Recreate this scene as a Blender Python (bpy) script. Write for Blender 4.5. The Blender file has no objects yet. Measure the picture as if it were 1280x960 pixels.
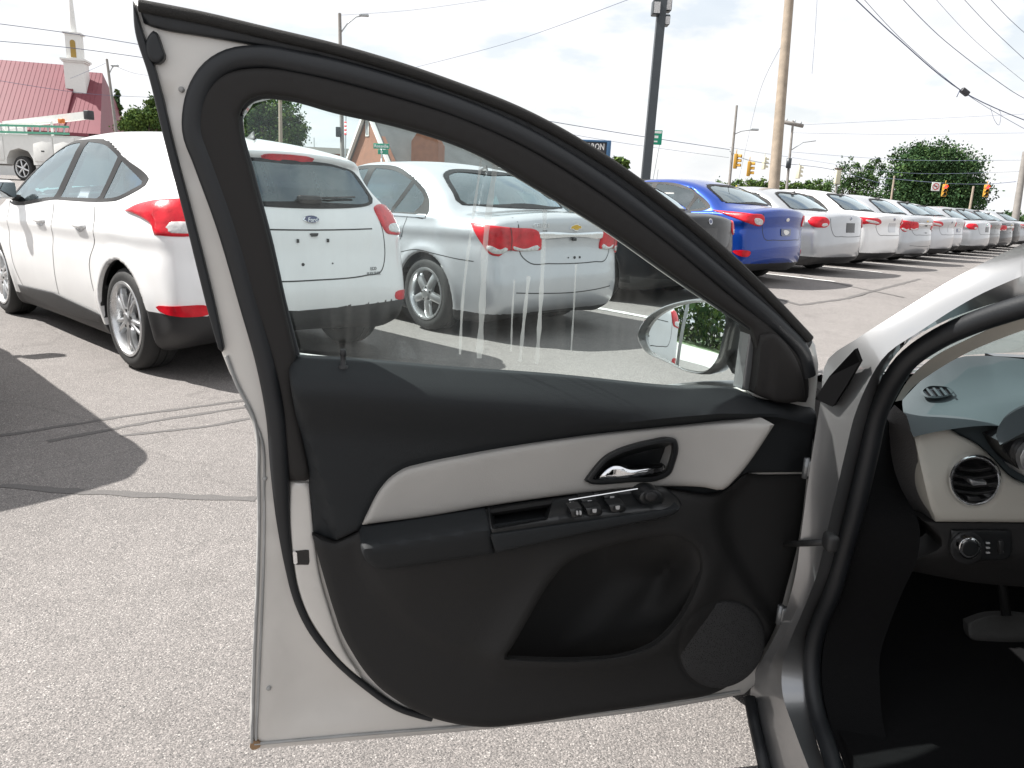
import bpy, math, random
import numpy as np
from mathutils import Vector, Matrix, Euler
from mathutils.geometry import delaunay_2d_cdt
rnd = random.Random(7); nrg = np.random.default_rng(7)
SC = bpy.context.scene
COL = SC.collection
rad = math.radians

# ---------------------------------------------------------------- camera
FPX, PITCH, ROLL, CAMH = 955.0, rad(13.9), rad(2.7), 1.2
_f = np.array([0, math.cos(PITCH), -math.sin(PITCH)])
_r0 = np.array([1.0, 0, 0]); _u0 = np.cross(_r0, _f)
CR = math.cos(ROLL) * _r0 + math.sin(ROLL) * _u0
CU = -math.sin(ROLL) * _r0 + math.cos(ROLL) * _u0
CF = _f
CAM = np.array([0, 0, CAMH])
cam_data = bpy.data.cameras.new('camera')
cam_data.sensor_width = 36; cam_data.lens = FPX / 1280 * 36
cam_data.clip_start = 0.02; cam_data.clip_end = 4000
cam = bpy.data.objects.new('camera', cam_data); COL.objects.link(cam)
m = Matrix.Identity(4)
for i in range(3):
    m[i][0] = CR[i]; m[i][1] = CU[i]; m[i][2] = -CF[i]; m[i][3] = CAM[i]
cam.matrix_world = m
SC.camera = cam
SC.render.resolution_x = 1280; SC.render.resolution_y = 960

# ---------------------------------------------------------------- light
SUN_AZ, SUN_EL = rad(-80), rad(50)
world = bpy.data.worlds.new('World'); SC.world = world; world.use_nodes = True
def build_world():
    nt = world.node_tree; nt.nodes.clear(); N = nt.nodes.new; L = nt.links.new
    out = N('ShaderNodeOutputWorld'); bg = N('ShaderNodeBackground'); bg.inputs['Strength'].default_value = 0.088
    sky = N('ShaderNodeTexSky'); sky.sky_type = 'NISHITA'; sky.sun_disc = False
    sky.sun_elevation = SUN_EL; sky.sun_rotation = SUN_AZ % (2 * math.pi); sky.air_density = 1.3; sky.dust_density = 1.5
    tc = N('ShaderNodeTexCoord'); sep = N('ShaderNodeSeparateXYZ'); L(tc.outputs['Generated'], sep.inputs[0])
    mx = N('ShaderNodeMath'); mx.operation = 'MAXIMUM'; mx.inputs[1].default_value = 0.0; L(sep.outputs['Z'], mx.inputs[0])
    ad = N('ShaderNodeMath'); ad.operation = 'ADD'; ad.inputs[1].default_value = 0.22; L(mx.outputs[0], ad.inputs[0])
    cmb = N('ShaderNodeCombineXYZ')
    for k, a in enumerate('XY'):
        dv = N('ShaderNodeMath'); dv.operation = 'DIVIDE'; L(sep.outputs[a], dv.inputs[0]); L(ad.outputs[0], dv.inputs[1]); L(dv.outputs[0], cmb.inputs[k])
    no = N('ShaderNodeTexNoise'); no.inputs['Scale'].default_value = 1.7; no.inputs['Detail'].default_value = 7; no.inputs['Roughness'].default_value = .55
    L(cmb.outputs[0], no.inputs['Vector'])
    rp = N('ShaderNodeValToRGB'); rp.color_ramp.elements[0].position = .28; rp.color_ramp.elements[1].position = .46
    L(no.outputs['Fac'], rp.inputs[0])
    no2 = N('ShaderNodeTexNoise'); no2.inputs['Scale'].default_value = 4; no2.inputs['Detail'].default_value = 6
    L(cmb.outputs[0], no2.inputs['Vector'])
    rp2 = N('ShaderNodeValToRGB'); rp2.color_ramp.elements[0].position = .3; rp2.color_ramp.elements[1].position = .7
    rp2.color_ramp.elements[0].color = (5.9, 6.05, 6.3, 1); rp2.color_ramp.elements[1].color = (6.9, 6.9, 6.95, 1)
    L(no2.outputs['Fac'], rp2.inputs[0])
    # the sky pales towards the horizon
    hz = N('ShaderNodeMapRange'); hz.inputs[1].default_value = 0.0; hz.inputs[2].default_value = 0.40; hz.inputs[3].default_value = .95; hz.inputs[4].default_value = 0.3
    L(mx.outputs[0], hz.inputs[0])
    mxx = N('ShaderNodeMath'); mxx.operation = 'MAXIMUM'; L(rp.outputs['Color'], mxx.inputs[0]); L(hz.outputs[0], mxx.inputs[1])
    mix = N('ShaderNodeMixRGB'); L(mxx.outputs[0], mix.inputs['Fac']); L(sky.outputs[0], mix.inputs[1]); L(rp2.outputs['Color'], mix.inputs[2])
    L(mix.outputs[0], bg.inputs['Color']); L(bg.outputs[0], out.inputs['Surface'])
build_world()
sun_data = bpy.data.lights.new('sun', 'SUN'); sun_data.energy = 4.9; sun_data.angle = rad(0.55); sun_data.color = (1, .965, .915)
sun = bpy.data.objects.new('sun', sun_data); COL.objects.link(sun)
_sd = Vector((math.sin(SUN_AZ) * math.cos(SUN_EL), math.cos(SUN_AZ) * math.cos(SUN_EL), math.sin(SUN_EL)))
sun.rotation_euler = _sd.to_track_quat('Z', 'Y').to_euler()
sun.location = (-30, -6, 40)
SC.view_settings.view_transform = 'Standard'; SC.view_settings.look = 'None'; SC.view_settings.gamma = 1
SC.view_settings.use_curve_mapping = False; SC.view_settings.exposure = 0.9
SC.render.engine = 'CYCLES'
SC.cycles.max_bounces = 10; SC.cycles.transparent_max_bounces = 16; SC.cycles.caustics_reflective = False; SC.cycles.caustics_refractive = False

# ---------------------------------------------------------------- helpers
def srgb(r, g, b):
    f = lambda c: (c / 255 / 12.92) if c <= 10 else ((c / 255 + .055) / 1.055) ** 2.4
    return (f(r), f(g), f(b))
def mat(name, col, rough=.5, metal=0, coat=0, bump=0, bscale=200, var=0, vscale=6, spec=.5, coords='Object', emis=None, coat_rough=.03):
    m = bpy.data.materials.new(name); m.use_nodes = True; nt = m.node_tree; b = nt.nodes['Principled BSDF']
    b.inputs['Base Color'].default_value = (*col, 1); b.inputs['Roughness'].default_value = rough
    b.inputs['Metallic'].default_value = metal; b.inputs['Coat Weight'].default_value = coat; b.inputs['Coat Roughness'].default_value = coat_rough
    b.inputs['Specular IOR Level'].default_value = spec
    if emis: b.inputs['Emission Color'].default_value = (*col, 1); b.inputs['Emission Strength'].default_value = emis
    tc = nt.nodes.new('ShaderNodeTexCoord')
    if var:
        n = nt.nodes.new('ShaderNodeTexNoise'); n.inputs['Scale'].default_value = vscale; n.inputs['Detail'].default_value = 5
        nt.links.new(tc.outputs[coords], n.inputs['Vector'])
        mr = nt.nodes.new('ShaderNodeMapRange'); mr.inputs[1].default_value = .25; mr.inputs[2].default_value = .75
        mr.inputs[3].default_value = 1 - var; mr.inputs[4].default_value = 1 + var; nt.links.new(n.outputs['Fac'], mr.inputs[0])
        h = nt.nodes.new('ShaderNodeVectorMath'); h.operation = 'SCALE'; h.inputs[0].default_value = col
        nt.links.new(mr.outputs[0], h.inputs['Scale']); nt.links.new(h.outputs[0], b.inputs['Base Color'])
        mr2 = nt.nodes.new('ShaderNodeMapRange'); mr2.inputs[1].default_value = .25; mr2.inputs[2].default_value = .75
        mr2.inputs[3].default_value = max(0, rough * (1 - var * .5)); mr2.inputs[4].default_value = min(1, rough * (1 + var * .5))
        nt.links.new(n.outputs['Fac'], mr2.inputs[0]); nt.links.new(mr2.outputs[0], b.inputs['Roughness'])
    if bump:
        n = nt.nodes.new('ShaderNodeTexNoise'); n.inputs['Scale'].default_value = bscale; n.inputs['Detail'].default_value = 3
        nt.links.new(tc.outputs[coords], n.inputs['Vector'])
        bp = nt.nodes.new('ShaderNodeBump'); bp.inputs['Strength'].default_value = bump; bp.inputs['Distance'].default_value = .002
        nt.links.new(n.outputs['Fac'], bp.inputs['Height']); nt.links.new(bp.outputs[0], b.inputs['Normal'])
    return m
def glass_mat(name, tint=(.62, .78, .76), dirt=0.0, refl=1.0, streaky=False, ior=1.5, gain=1.0):
    m = bpy.data.materials.new(name); m.use_nodes = True; nt = m.node_tree; nt.nodes.clear(); N = nt.nodes.new; L = nt.links.new
    out = N('ShaderNodeOutputMaterial'); tr = N('ShaderNodeBsdfTransparent'); tr.inputs[0].default_value = (*tint, 1)
    gl = N('ShaderNodeBsdfGlossy'); gl.inputs['Roughness'].default_value = .01; gl.inputs[0].default_value = (refl * .84, refl * .96, refl, 1)
    fr0 = N('ShaderNodeFresnel'); fr0.inputs['IOR'].default_value = ior; fr = N('ShaderNodeMath'); fr.operation = 'MULTIPLY'; fr.use_clamp = True; fr.inputs[1].default_value = gain; L(fr0.outputs[0], fr.inputs[0])
    mx = N('ShaderNodeMixShader'); L(fr.outputs[0], mx.inputs[0]); L(tr.outputs[0], mx.inputs[1]); L(gl.outputs[0], mx.inputs[2])
    last = mx
    if dirt:
        df = N('ShaderNodeBsdfTranslucent'); df.inputs[0].default_value = (.8, .8, .76, 1)
        d2 = N('ShaderNodeBsdfDiffuse'); d2.inputs[0].default_value = (.7, .7, .66, 1)
        dm = N('ShaderNodeMixShader'); dm.inputs[0].default_value = .5; L(df.outputs[0], dm.inputs[1]); L(d2.outputs[0], dm.inputs[2])
        tc = N('ShaderNodeTexCoord'); mp = N('ShaderNodeMapping'); mp.inputs['Scale'].default_value = (34, 34, 2.2) if streaky else (6, 6, 6)
        L(tc.outputs['Object'], mp.inputs[0]); n = N('ShaderNodeTexNoise'); n.inputs['Scale'].default_value = 1.6; n.inputs['Detail'].default_value = 5
        L(mp.outputs[0], n.inputs['Vector'])
        mr = N('ShaderNodeMapRange'); mr.inputs[1].default_value = .42; mr.inputs[2].default_value = .8; mr.inputs[3].default_value = dirt * .3; mr.inputs[4].default_value = dirt * 1.8
        L(n.outputs['Fac'], mr.inputs[0]); m2 = N('ShaderNodeMixShader'); L(mr.outputs[0], m2.inputs[0]); L(mx.outputs[0], m2.inputs[1]); L(dm.outputs[0], m2.inputs[2]); last = m2
    L(last.outputs[0], out.inputs['Surface'])
    return m

M = {}
def newmesh(name, V, Fs, mats, midx=None, smooth=True):
    me = bpy.data.meshes.new(name)
    me.from_pydata([tuple(map(float, v)) for v in V], [], [tuple(map(int, f)) for f in Fs])
    for q in (mats if isinstance(mats, (list, tuple)) else [mats]): me.materials.append(q)
    if midx is not None: me.polygons.foreach_set('material_index', np.asarray(midx, dtype=np.int32))
    me.polygons.foreach_set('use_smooth', np.full(len(me.polygons), bool(smooth)))
    me.update(); return me
def sharp(me, ang=35):
    try: me.set_sharp_from_angle(angle=rad(ang))
    except Exception: pass
    return me
def link(name, me, parent=None, loc=(0, 0, 0), rot=(0, 0, 0)):
    o = bpy.data.objects.new(name, me); COL.objects.link(o); o.location = loc; o.rotation_euler = rot
    if parent is not None: o.parent = parent
    return o
def obj(name, V, Fs, mats, parent=None, midx=None, smooth=True, loc=(0, 0, 0), ang=None):
    me = newmesh(name, V, Fs, mats, midx, smooth)
    if ang: sharp(me, ang)
    return link(name, me, parent, loc)
def empty(name, loc=(0, 0, 0), rz=0):
    o = bpy.data.objects.new(name, None); COL.objects.link(o); o.location = loc; o.rotation_euler = (0, 0, rz); o.empty_display_size = .2
    return o
def tag(o, label=None, cat=None, group=None, kind=None):
    if label: o['label'] = label
    if cat: o['category'] = cat
    if group: o['group'] = group
    if kind: o['kind'] = kind
    return o
class MB:
    """collects simple solids into one mesh"""
    def __init__(s): s.V = []; s.F = []; s.I = []
    def add(s, V, F, mi=0):
        b = len(s.V); s.V += [tuple(v) for v in V]; s.F += [tuple(i + b for i in f) for f in F]; s.I += [mi] * len(F); return s
    def box(s, c, d, mi=0, rz=0, R=None):
        x, y, z = (k / 2 for k in d)
        P = [Vector((i * x, j * y, k * z)) for i in (-1, 1) for j in (-1, 1) for k in (-1, 1)]
        if R is None: R = Matrix.Rotation(rz, 3, 'Z')
        P = [R @ p + Vector(c) for p in P]
        return s.add(P, [(0, 1, 3, 2), (4, 6, 7, 5), (0, 4, 5, 1), (2, 3, 7, 6), (0, 2, 6, 4), (1, 5, 7, 3)], mi)
    def rbox(s, c, d, r=.03, n=4, mi=0, R=None):
        V, F = rounded_box(d, r, n)
        if R is None: R = Matrix.Identity(3)
        return s.add([R @ Vector(p) + Vector(c) for p in V], F, mi)
    def tube(s, pts, r, n=8, mi=0, caps=True, closed=False):
        V, F = sweep([np.array(p, float) for p in pts], r, n, caps, closed); return s.add(V, F, mi)
    def lathe(s, prof, n=24, axis='z', c=(0, 0, 0), mi=0, R=None):
        V = []; F = []
        for (r, h) in prof:
            for k in range(n):
                a = 2 * math.pi * k / n; p = (r * math.cos(a), r * math.sin(a), h)
                if axis == 'y': p = (p[0], p[2], p[1])
                if axis == 'x': p = (p[2], p[0], p[1])
                v = Vector(p)
                if R is not None: v = R @ v
                V.append(v + Vector(c))
        for i in range(len(prof) - 1):
            for k in range(n):
                k2 = (k + 1) % n; F.append((i * n + k, i * n + k2, (i + 1) * n + k2, (i + 1) * n + k))
        return s.add(V, F, mi)
    def prism(s, poly, z0, z1, mi=0, f=None):
        """polygon (a,b) extruded c0..c1; f maps (a,b,c)->xyz"""
        f = f or (lambda a, b, c: (a, b, c)); n = len(poly)
        V = [f(a, b, z0) for a, b in poly] + [f(a, b, z1) for a, b in poly]
        F = [tuple(range(n))[::-1], tuple(range(n, 2 * n))] + [(i, (i + 1) % n, n + (i + 1) % n, n + i) for i in range(n)]
        return s.add(V, F, mi)
    def build(s, name, mats, parent=None, smooth=False, loc=(0, 0, 0), ang=None, rz=0):
        me = newmesh(name, s.V, s.F, mats, s.I, smooth)
        if ang: sharp(me, ang)
        return link(name, me, parent, loc, (0, 0, rz))
_rb = {}
def rounded_box(d, r, n=4):
    key = (tuple(d), r, n)
    if key in _rb: return _rb[key]
    h = [k / 2 for k in d]; inner = [max(k - r, 0) for k in h]
    V = []; F = []; idx = {}
    def gp(ax, sg, i, j):
        # parametric coordinates concentrated in the rounded rims
        def co(t, H):
            Q = max(H - r, 0)
            if t <= n: a = (t / n) * math.pi / 2; return -Q - r * math.cos(a)
            a = ((t - n - 1) / n) * math.pi / 2; return Q + r * math.sin(a)
        o = [a for a in range(3) if a != ax]
        p = [0, 0, 0]; p[ax] = sg * h[ax]; p[o[0]] = co(i, h[o[0]]); p[o[1]] = co(j, h[o[1]])
        q = [max(-inner[k], min(inner[k], p[k])) for k in range(3)]
        dv = Vector([p[k] - q[k] for k in range(3)])
        if dv.length > 1e-9: dv = dv.normalized() * r
        v = tuple(round(q[k] + dv[k], 6) for k in range(3))
        if v not in idx: idx[v] = len(V); V.append(v)
        return idx[v]
    T = 2 * n + 2
    for ax in range(3):
        for sg in (-1, 1):
            for i in range(T - 1):
                for j in range(T - 1):
                    q = [gp(ax, sg, i, j), gp(ax, sg, i + 1, j), gp(ax, sg, i + 1, j + 1), gp(ax, sg, i, j + 1)]
                    if (sg > 0) == (ax == 1): q.reverse()
                    u = []
                    for k in q:
                        if k not in u: u.append(k)
                    if len(u) > 2: F.append(tuple(u))
    _rb[key] = (V, F); return V, F
def sweep(P, r, n=8, caps=True, closed=False):
    """tube along P; r a number, a list, or (ra, rb, up) for an ellipse"""
    V = []; F = []; N = len(P); up = np.array([0, 0, 1.0]); ra = rb = None
    if isinstance(r, tuple): ra, rb, up = r; up = np.array(up, float)
    for i in range(N):
        a = P[i - 1] if (i > 0 or closed) else P[i]; b = P[(i + 1) % N] if (i < N - 1 or closed) else P[i]
        t = b - a; t = t / (np.linalg.norm(t) + 1e-12)
        u = up if abs(t @ up) < .98 else np.array([1.0, 0, 0])
        s1 = np.cross(t, u); s1 /= np.linalg.norm(s1); s2 = np.cross(s1, t)
        R1 = (ra[i] if isinstance(ra, np.ndarray) else ra) if ra is not None else (r[i] if isinstance(r, (list, np.ndarray)) else r); R2 = (rb[i] if isinstance(rb, np.ndarray) else rb) if rb is not None else R1
        for k in range(n):
            A = 2 * math.pi * k / n; V.append(P[i] + s1 * R1 * math.cos(A) + s2 * R2 * math.sin(A))
    for i in range(N if closed else N - 1):
        for k in range(n):
            k2 = (k + 1) % n; j = (i + 1) % N
            F.append((i * n + k, i * n + k2, j * n + k2, j * n + k))
    if caps and not closed: F.append(tuple(range(n))[::-1]); F.append(tuple((N - 1) * n + k for k in range(n)))
    return V, F
def spline(P, n=8, closed=True, tight=None):
    """Catmull-Rom through P, n steps per span; a point given as (x,y,'c') stays a corner"""
    C = [len(p) > 2 and p[2] == 'c' for p in P]; Q = np.array([p[:2] for p in P], float); N = len(Q); out = []
    for i in range(N if closed else N - 1):
        p1, p2 = Q[i], Q[(i + 1) % N]
        p0 = Q[i - 1] if (i > 0 or closed) else p1; p3 = Q[(i + 2) % N] if (i + 2 < N or closed) else p2
        L = np.linalg.norm(p2 - p1)
        def tang(a, b, c, corner, d):
            if corner: return (d) * .9
            la, lb = np.linalg.norm(b - a) + 1e-9, np.linalg.norm(c - b) + 1e-9
            v = (b - a) / la * lb / (la + lb) + (c - b) / lb * la / (la + lb)
            return v * min(L, 2.5 * min(la, lb))
        m1 = tang(p0, p1, p2, C[i], p2 - p1); m2 = tang(p1, p2, p3, C[(i + 1) % N], p2 - p1)
        for k in range(n):
            t = k / n; out.append((2 * t**3 - 3 * t**2 + 1) * p1 + (t**3 - 2 * t**2 + t) * m1 + (-2 * t**3 + 3 * t**2) * p2 + (t**3 - t**2) * m2)
    if not closed: out.append(Q[-1])
    return np.array(out)
def resample(P, step=None, n=None, closed=True):
    P = np.asarray(P, float); Q = np.vstack([P, P[:1]]) if closed else P
    d = np.r_[0, np.cumsum(np.linalg.norm(np.diff(Q, axis=0), axis=1))]
    if n is None: n = max(3, int(round(d[-1] / step))) + (0 if closed else 1)
    t = np.linspace(0, d[-1], n, endpoint=not closed)
    return np.stack([np.interp(t, d, Q[:, k]) for k in range(Q.shape[1])], -1)
def in_poly(p, poly):
    p = np.asarray(p, float); x, y = p[:, 0], p[:, 1]; r = np.zeros(len(p), bool); a = poly; b = np.roll(poly, -1, 0)
    for (x1, y1), (x2, y2) in zip(a, b):
        if y1 == y2: continue
        r ^= ((y1 > y) != (y2 > y)) & (x < (x2 - x1) * (y - y1) / (y2 - y1) + x1)
    return r
def dist_poly(p, poly, closed=True):
    p = np.asarray(p, float); D = np.full(len(p), 1e9); a = poly; b = np.roll(poly, -1, 0)
    if not closed: a, b = poly[:-1], poly[1:]
    for s, e in zip(a, b):
        v = e - s; L = v @ v + 1e-12; t = np.clip(((p - s) @ v) / L, 0, 1); q = p - s - t[:, None] * v; D = np.minimum(D, (q * q).sum(1))
    return np.sqrt(D)
def sd_poly(p, poly):
    return np.where(in_poly(p, poly), -1, 1) * dist_poly(p, poly)
def sstep(a, b, x):
    t = np.clip((x - a) / (b - a), 0, 1); return t * t * (3 - 2 * t)
def fill2d(poly, sp, holes=(), insets=(), grid=True, feats=()):
    """triangulate a polygon (with holes): returns points, triangles, loops (index lists), distance to the rim"""
    polys = [resample(poly, sp)] + [resample(h, sp) for h in holes]
    pts = []; edges = []; loops = []
    for P in polys:
        b = len(pts); n = len(P); pts += [tuple(q) for q in P]; edges += [(b + i, b + (i + 1) % n) for i in range(n)]; loops.append(list(range(b, b + n)))
    def dist(q): return np.min([dist_poly(q, P) for P in polys], axis=0)
    def inside(q):
        r = in_poly(q, polys[0])
        for P in polys[1:]: r &= ~in_poly(q, P)
        return r
    for P in polys:
        t = np.roll(P, -1, 0) - np.roll(P, 1, 0); nn = np.stack([t[:, 1], -t[:, 0]], -1); nn /= np.linalg.norm(nn, axis=1)[:, None] + 1e-9
        for d in insets:
            for sg in (1, -1):
                q = P + nn * d * sg; ok = inside(q) & (dist(q) > d * .93)
                pts += [tuple(z) for z in q[ok]]
    FP = []
    for fp, offs in feats:
        P = resample(fp, sp * .8); t = np.roll(P, -1, 0) - np.roll(P, 1, 0); nn = np.stack([t[:, 1], -t[:, 0]], -1); nn /= np.linalg.norm(nn, axis=1)[:, None] + 1e-9
        for d in offs:
            q = P + nn * d; ok = inside(q) & (dist(q) > max(1.0, (max(insets) if len(insets) else 0))) & (np.abs(dist_poly(q, P) - abs(d)) < .3 + abs(d) * .1)
            for z in FP: ok &= np.min(np.hypot(q[:, None, 0] - z[None, :, 0], q[:, None, 1] - z[None, :, 1]), axis=1) > .35
            pts += [tuple(z) for z in q[ok]]; FP.append(q[ok]) if ok.any() else None
    FPA = np.vstack(FP) if FP else None
    if grid:
        lo, hi = polys[0].min(0), polys[0].max(0); gx = np.arange(lo[0] + sp / 2, hi[0], sp); gy = np.arange(lo[1] + sp / 2, hi[1], sp * .9)
        G = np.array([(x + (sp / 2 if j % 2 else 0), y) for j, y in enumerate(gy) for x in gx])
        if len(G):
            mind = max(sp * .45, (max(insets) + sp * .3) if len(insets) else 0)
            ok = inside(G) & (dist(G) > mind)
            if FPA is not None: ok &= np.min(np.hypot(G[:, None, 0] - FPA[None, :, 0], G[:, None, 1] - FPA[None, :, 1]), axis=1) > sp * .5
            pts += [tuple(z) for z in G[ok]]
    res = delaunay_2d_cdt([Vector(p) for p in pts], edges, [], 0, 1e-7)
    V = np.array([tuple(v) for v in res[0]]); T = np.array([t for t in res[2] if len(t) == 3])
    c = V[T].mean(1); T = T[inside(c)]
    # map the loops through the returned original indices
    omap = {}
    for i, o in enumerate(res[3]):
        for k in o: omap[k] = i
    loops = [[omap[k] for k in l] for l in loops]
    return V, T, loops, dist(V)
def txt(s, size, ext=.001, bold=False, spacing=1.0, shear=0):
    cu = bpy.data.curves.new('text', 'FONT'); cu.body = s; cu.size = size; cu.extrude = ext; cu.align_x = 'CENTER'; cu.align_y = 'CENTER'
    cu.space_character = spacing; cu.shear = shear; cu.resolution_u = 2
    if bold: cu.offset = size * .02
    o = bpy.data.objects.new('text', cu); COL.objects.link(o); bpy.context.view_layer.update()
    me = bpy.data.meshes.new_from_object(o.evaluated_get(bpy.context.evaluated_depsgraph_get()))
    V = [tuple(v.co) for v in me.vertices]; F = [tuple(p.vertices) for p in me.polygons]
    bpy.data.objects.remove(o); bpy.data.meshes.remove(me); bpy.data.curves.remove(cu)
    return V, F
def ray(px, py):
    return CF * FPX + CR * (px - 640) - CU * (py - 480)
def at_depth(px, py, D):
    d = ray(px, py); return CAM + d / FPX * D
def on_x(px, py, x):
    d = ray(px, py); return CAM + d * (x / d[0])
def on_y(px, py, y):
    d = ray(px, py); return CAM + d * (y / d[1])
def on_z(px, py, z):
    d = ray(px, py); return CAM + d * ((z - CAMH) / d[2])
def copy_tree(o, parent=None, paint=None):
    c = o.copy(); COL.objects.link(c)
    if parent is not None: c.parent = parent
    if paint is not None and c.type == 'MESH':
        for s in c.material_slots:
            if s.material and s.material.name.startswith('paint'): s.link = 'OBJECT'; s.material = paint
    for ch in list(o.children): copy_tree(ch, c, paint)
    return c
# ---------------------------------------------------------------- materials
def paint(name, col, metal=0.0, rough=.35):
    return mat('paint_' + name, col, rough=rough, metal=metal, coat=1.0, var=.04, vscale=3, spec=.15)
M['white'] = paint('white', (.78, .78, .78)); M['silver'] = paint('silver', (.44, .455, .475), .6, .32)
M['blue'] = paint('blue', (.006, .045, .28), .35, .3); M['black'] = paint('black', (.008, .009, .011)); M['black'].node_tree.nodes['Principled BSDF'].inputs['Coat Weight'].default_value = .45
M['grey'] = paint('grey', (.18, .185, .19), .5); M['dark'] = paint('dark', (.06, .062, .068), .5); M['palesilver'] = paint('palesilver', (.52, .53, .555), .5)
M['own_silver'] = paint('own', (.335, .337, .342), .82, .37)
M['trim'] = mat('black_plastic', (.02, .02, .021), .55, bump=.2, bscale=400)
M['surround'] = mat('window_surround', (.012, .012, .013), .55, spec=.2)
M['gloss_black'] = mat('gloss_black', (.012, .012, .013), .12)
M['interior'] = mat('car_interior', (.05, .05, .052), .85, var=.2)
M['seat'] = mat('seat_cloth', (.16, .16, .16), .9, bump=.3, bscale=300, var=.1)
M['rubber'] = mat('tyre_rubber', (.022, .022, .022), .75, bump=.3, bscale=120, var=.25, vscale=20)
M['alloy'] = mat('alloy', (.66, .67, .68), .28, metal=.85, var=.08)
M['darkmetal'] = mat('dark_metal', (.05, .05, .05), .5, metal=.6)
M['chrome'] = mat('chrome', (.82, .83, .85), .07, metal=1.0)
M['red_lens'] = mat('red_lens', (.55, .008, .02), .3, coat=.5, spec=.2, bump=.5, bscale=60, var=.35, vscale=14)
M['clear_lens'] = mat('clear_lens', (.55, .54, .53), .15, coat=1, bump=.6, bscale=90, var=.3, vscale=40)
M['orange'] = mat('orange_plastic', (.6, .16, .03), .4)
M['glass'] = glass_mat('car_glass', (.52, .74, .74), ior=2.2, gain=1.6); M['darkglass'] = glass_mat('car_glass_dark', (.34, .50, .52), ior=1.9, gain=1.4)
M['badge_blue'] = mat('badge_blue', (.006, .02, .10), .2, coat=1); M['gold'] = mat('badge_gold', (.62, .40, .06), .25, metal=.6)
M['paper'] = mat('paper', (.75, .75, .73), .7)

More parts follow.
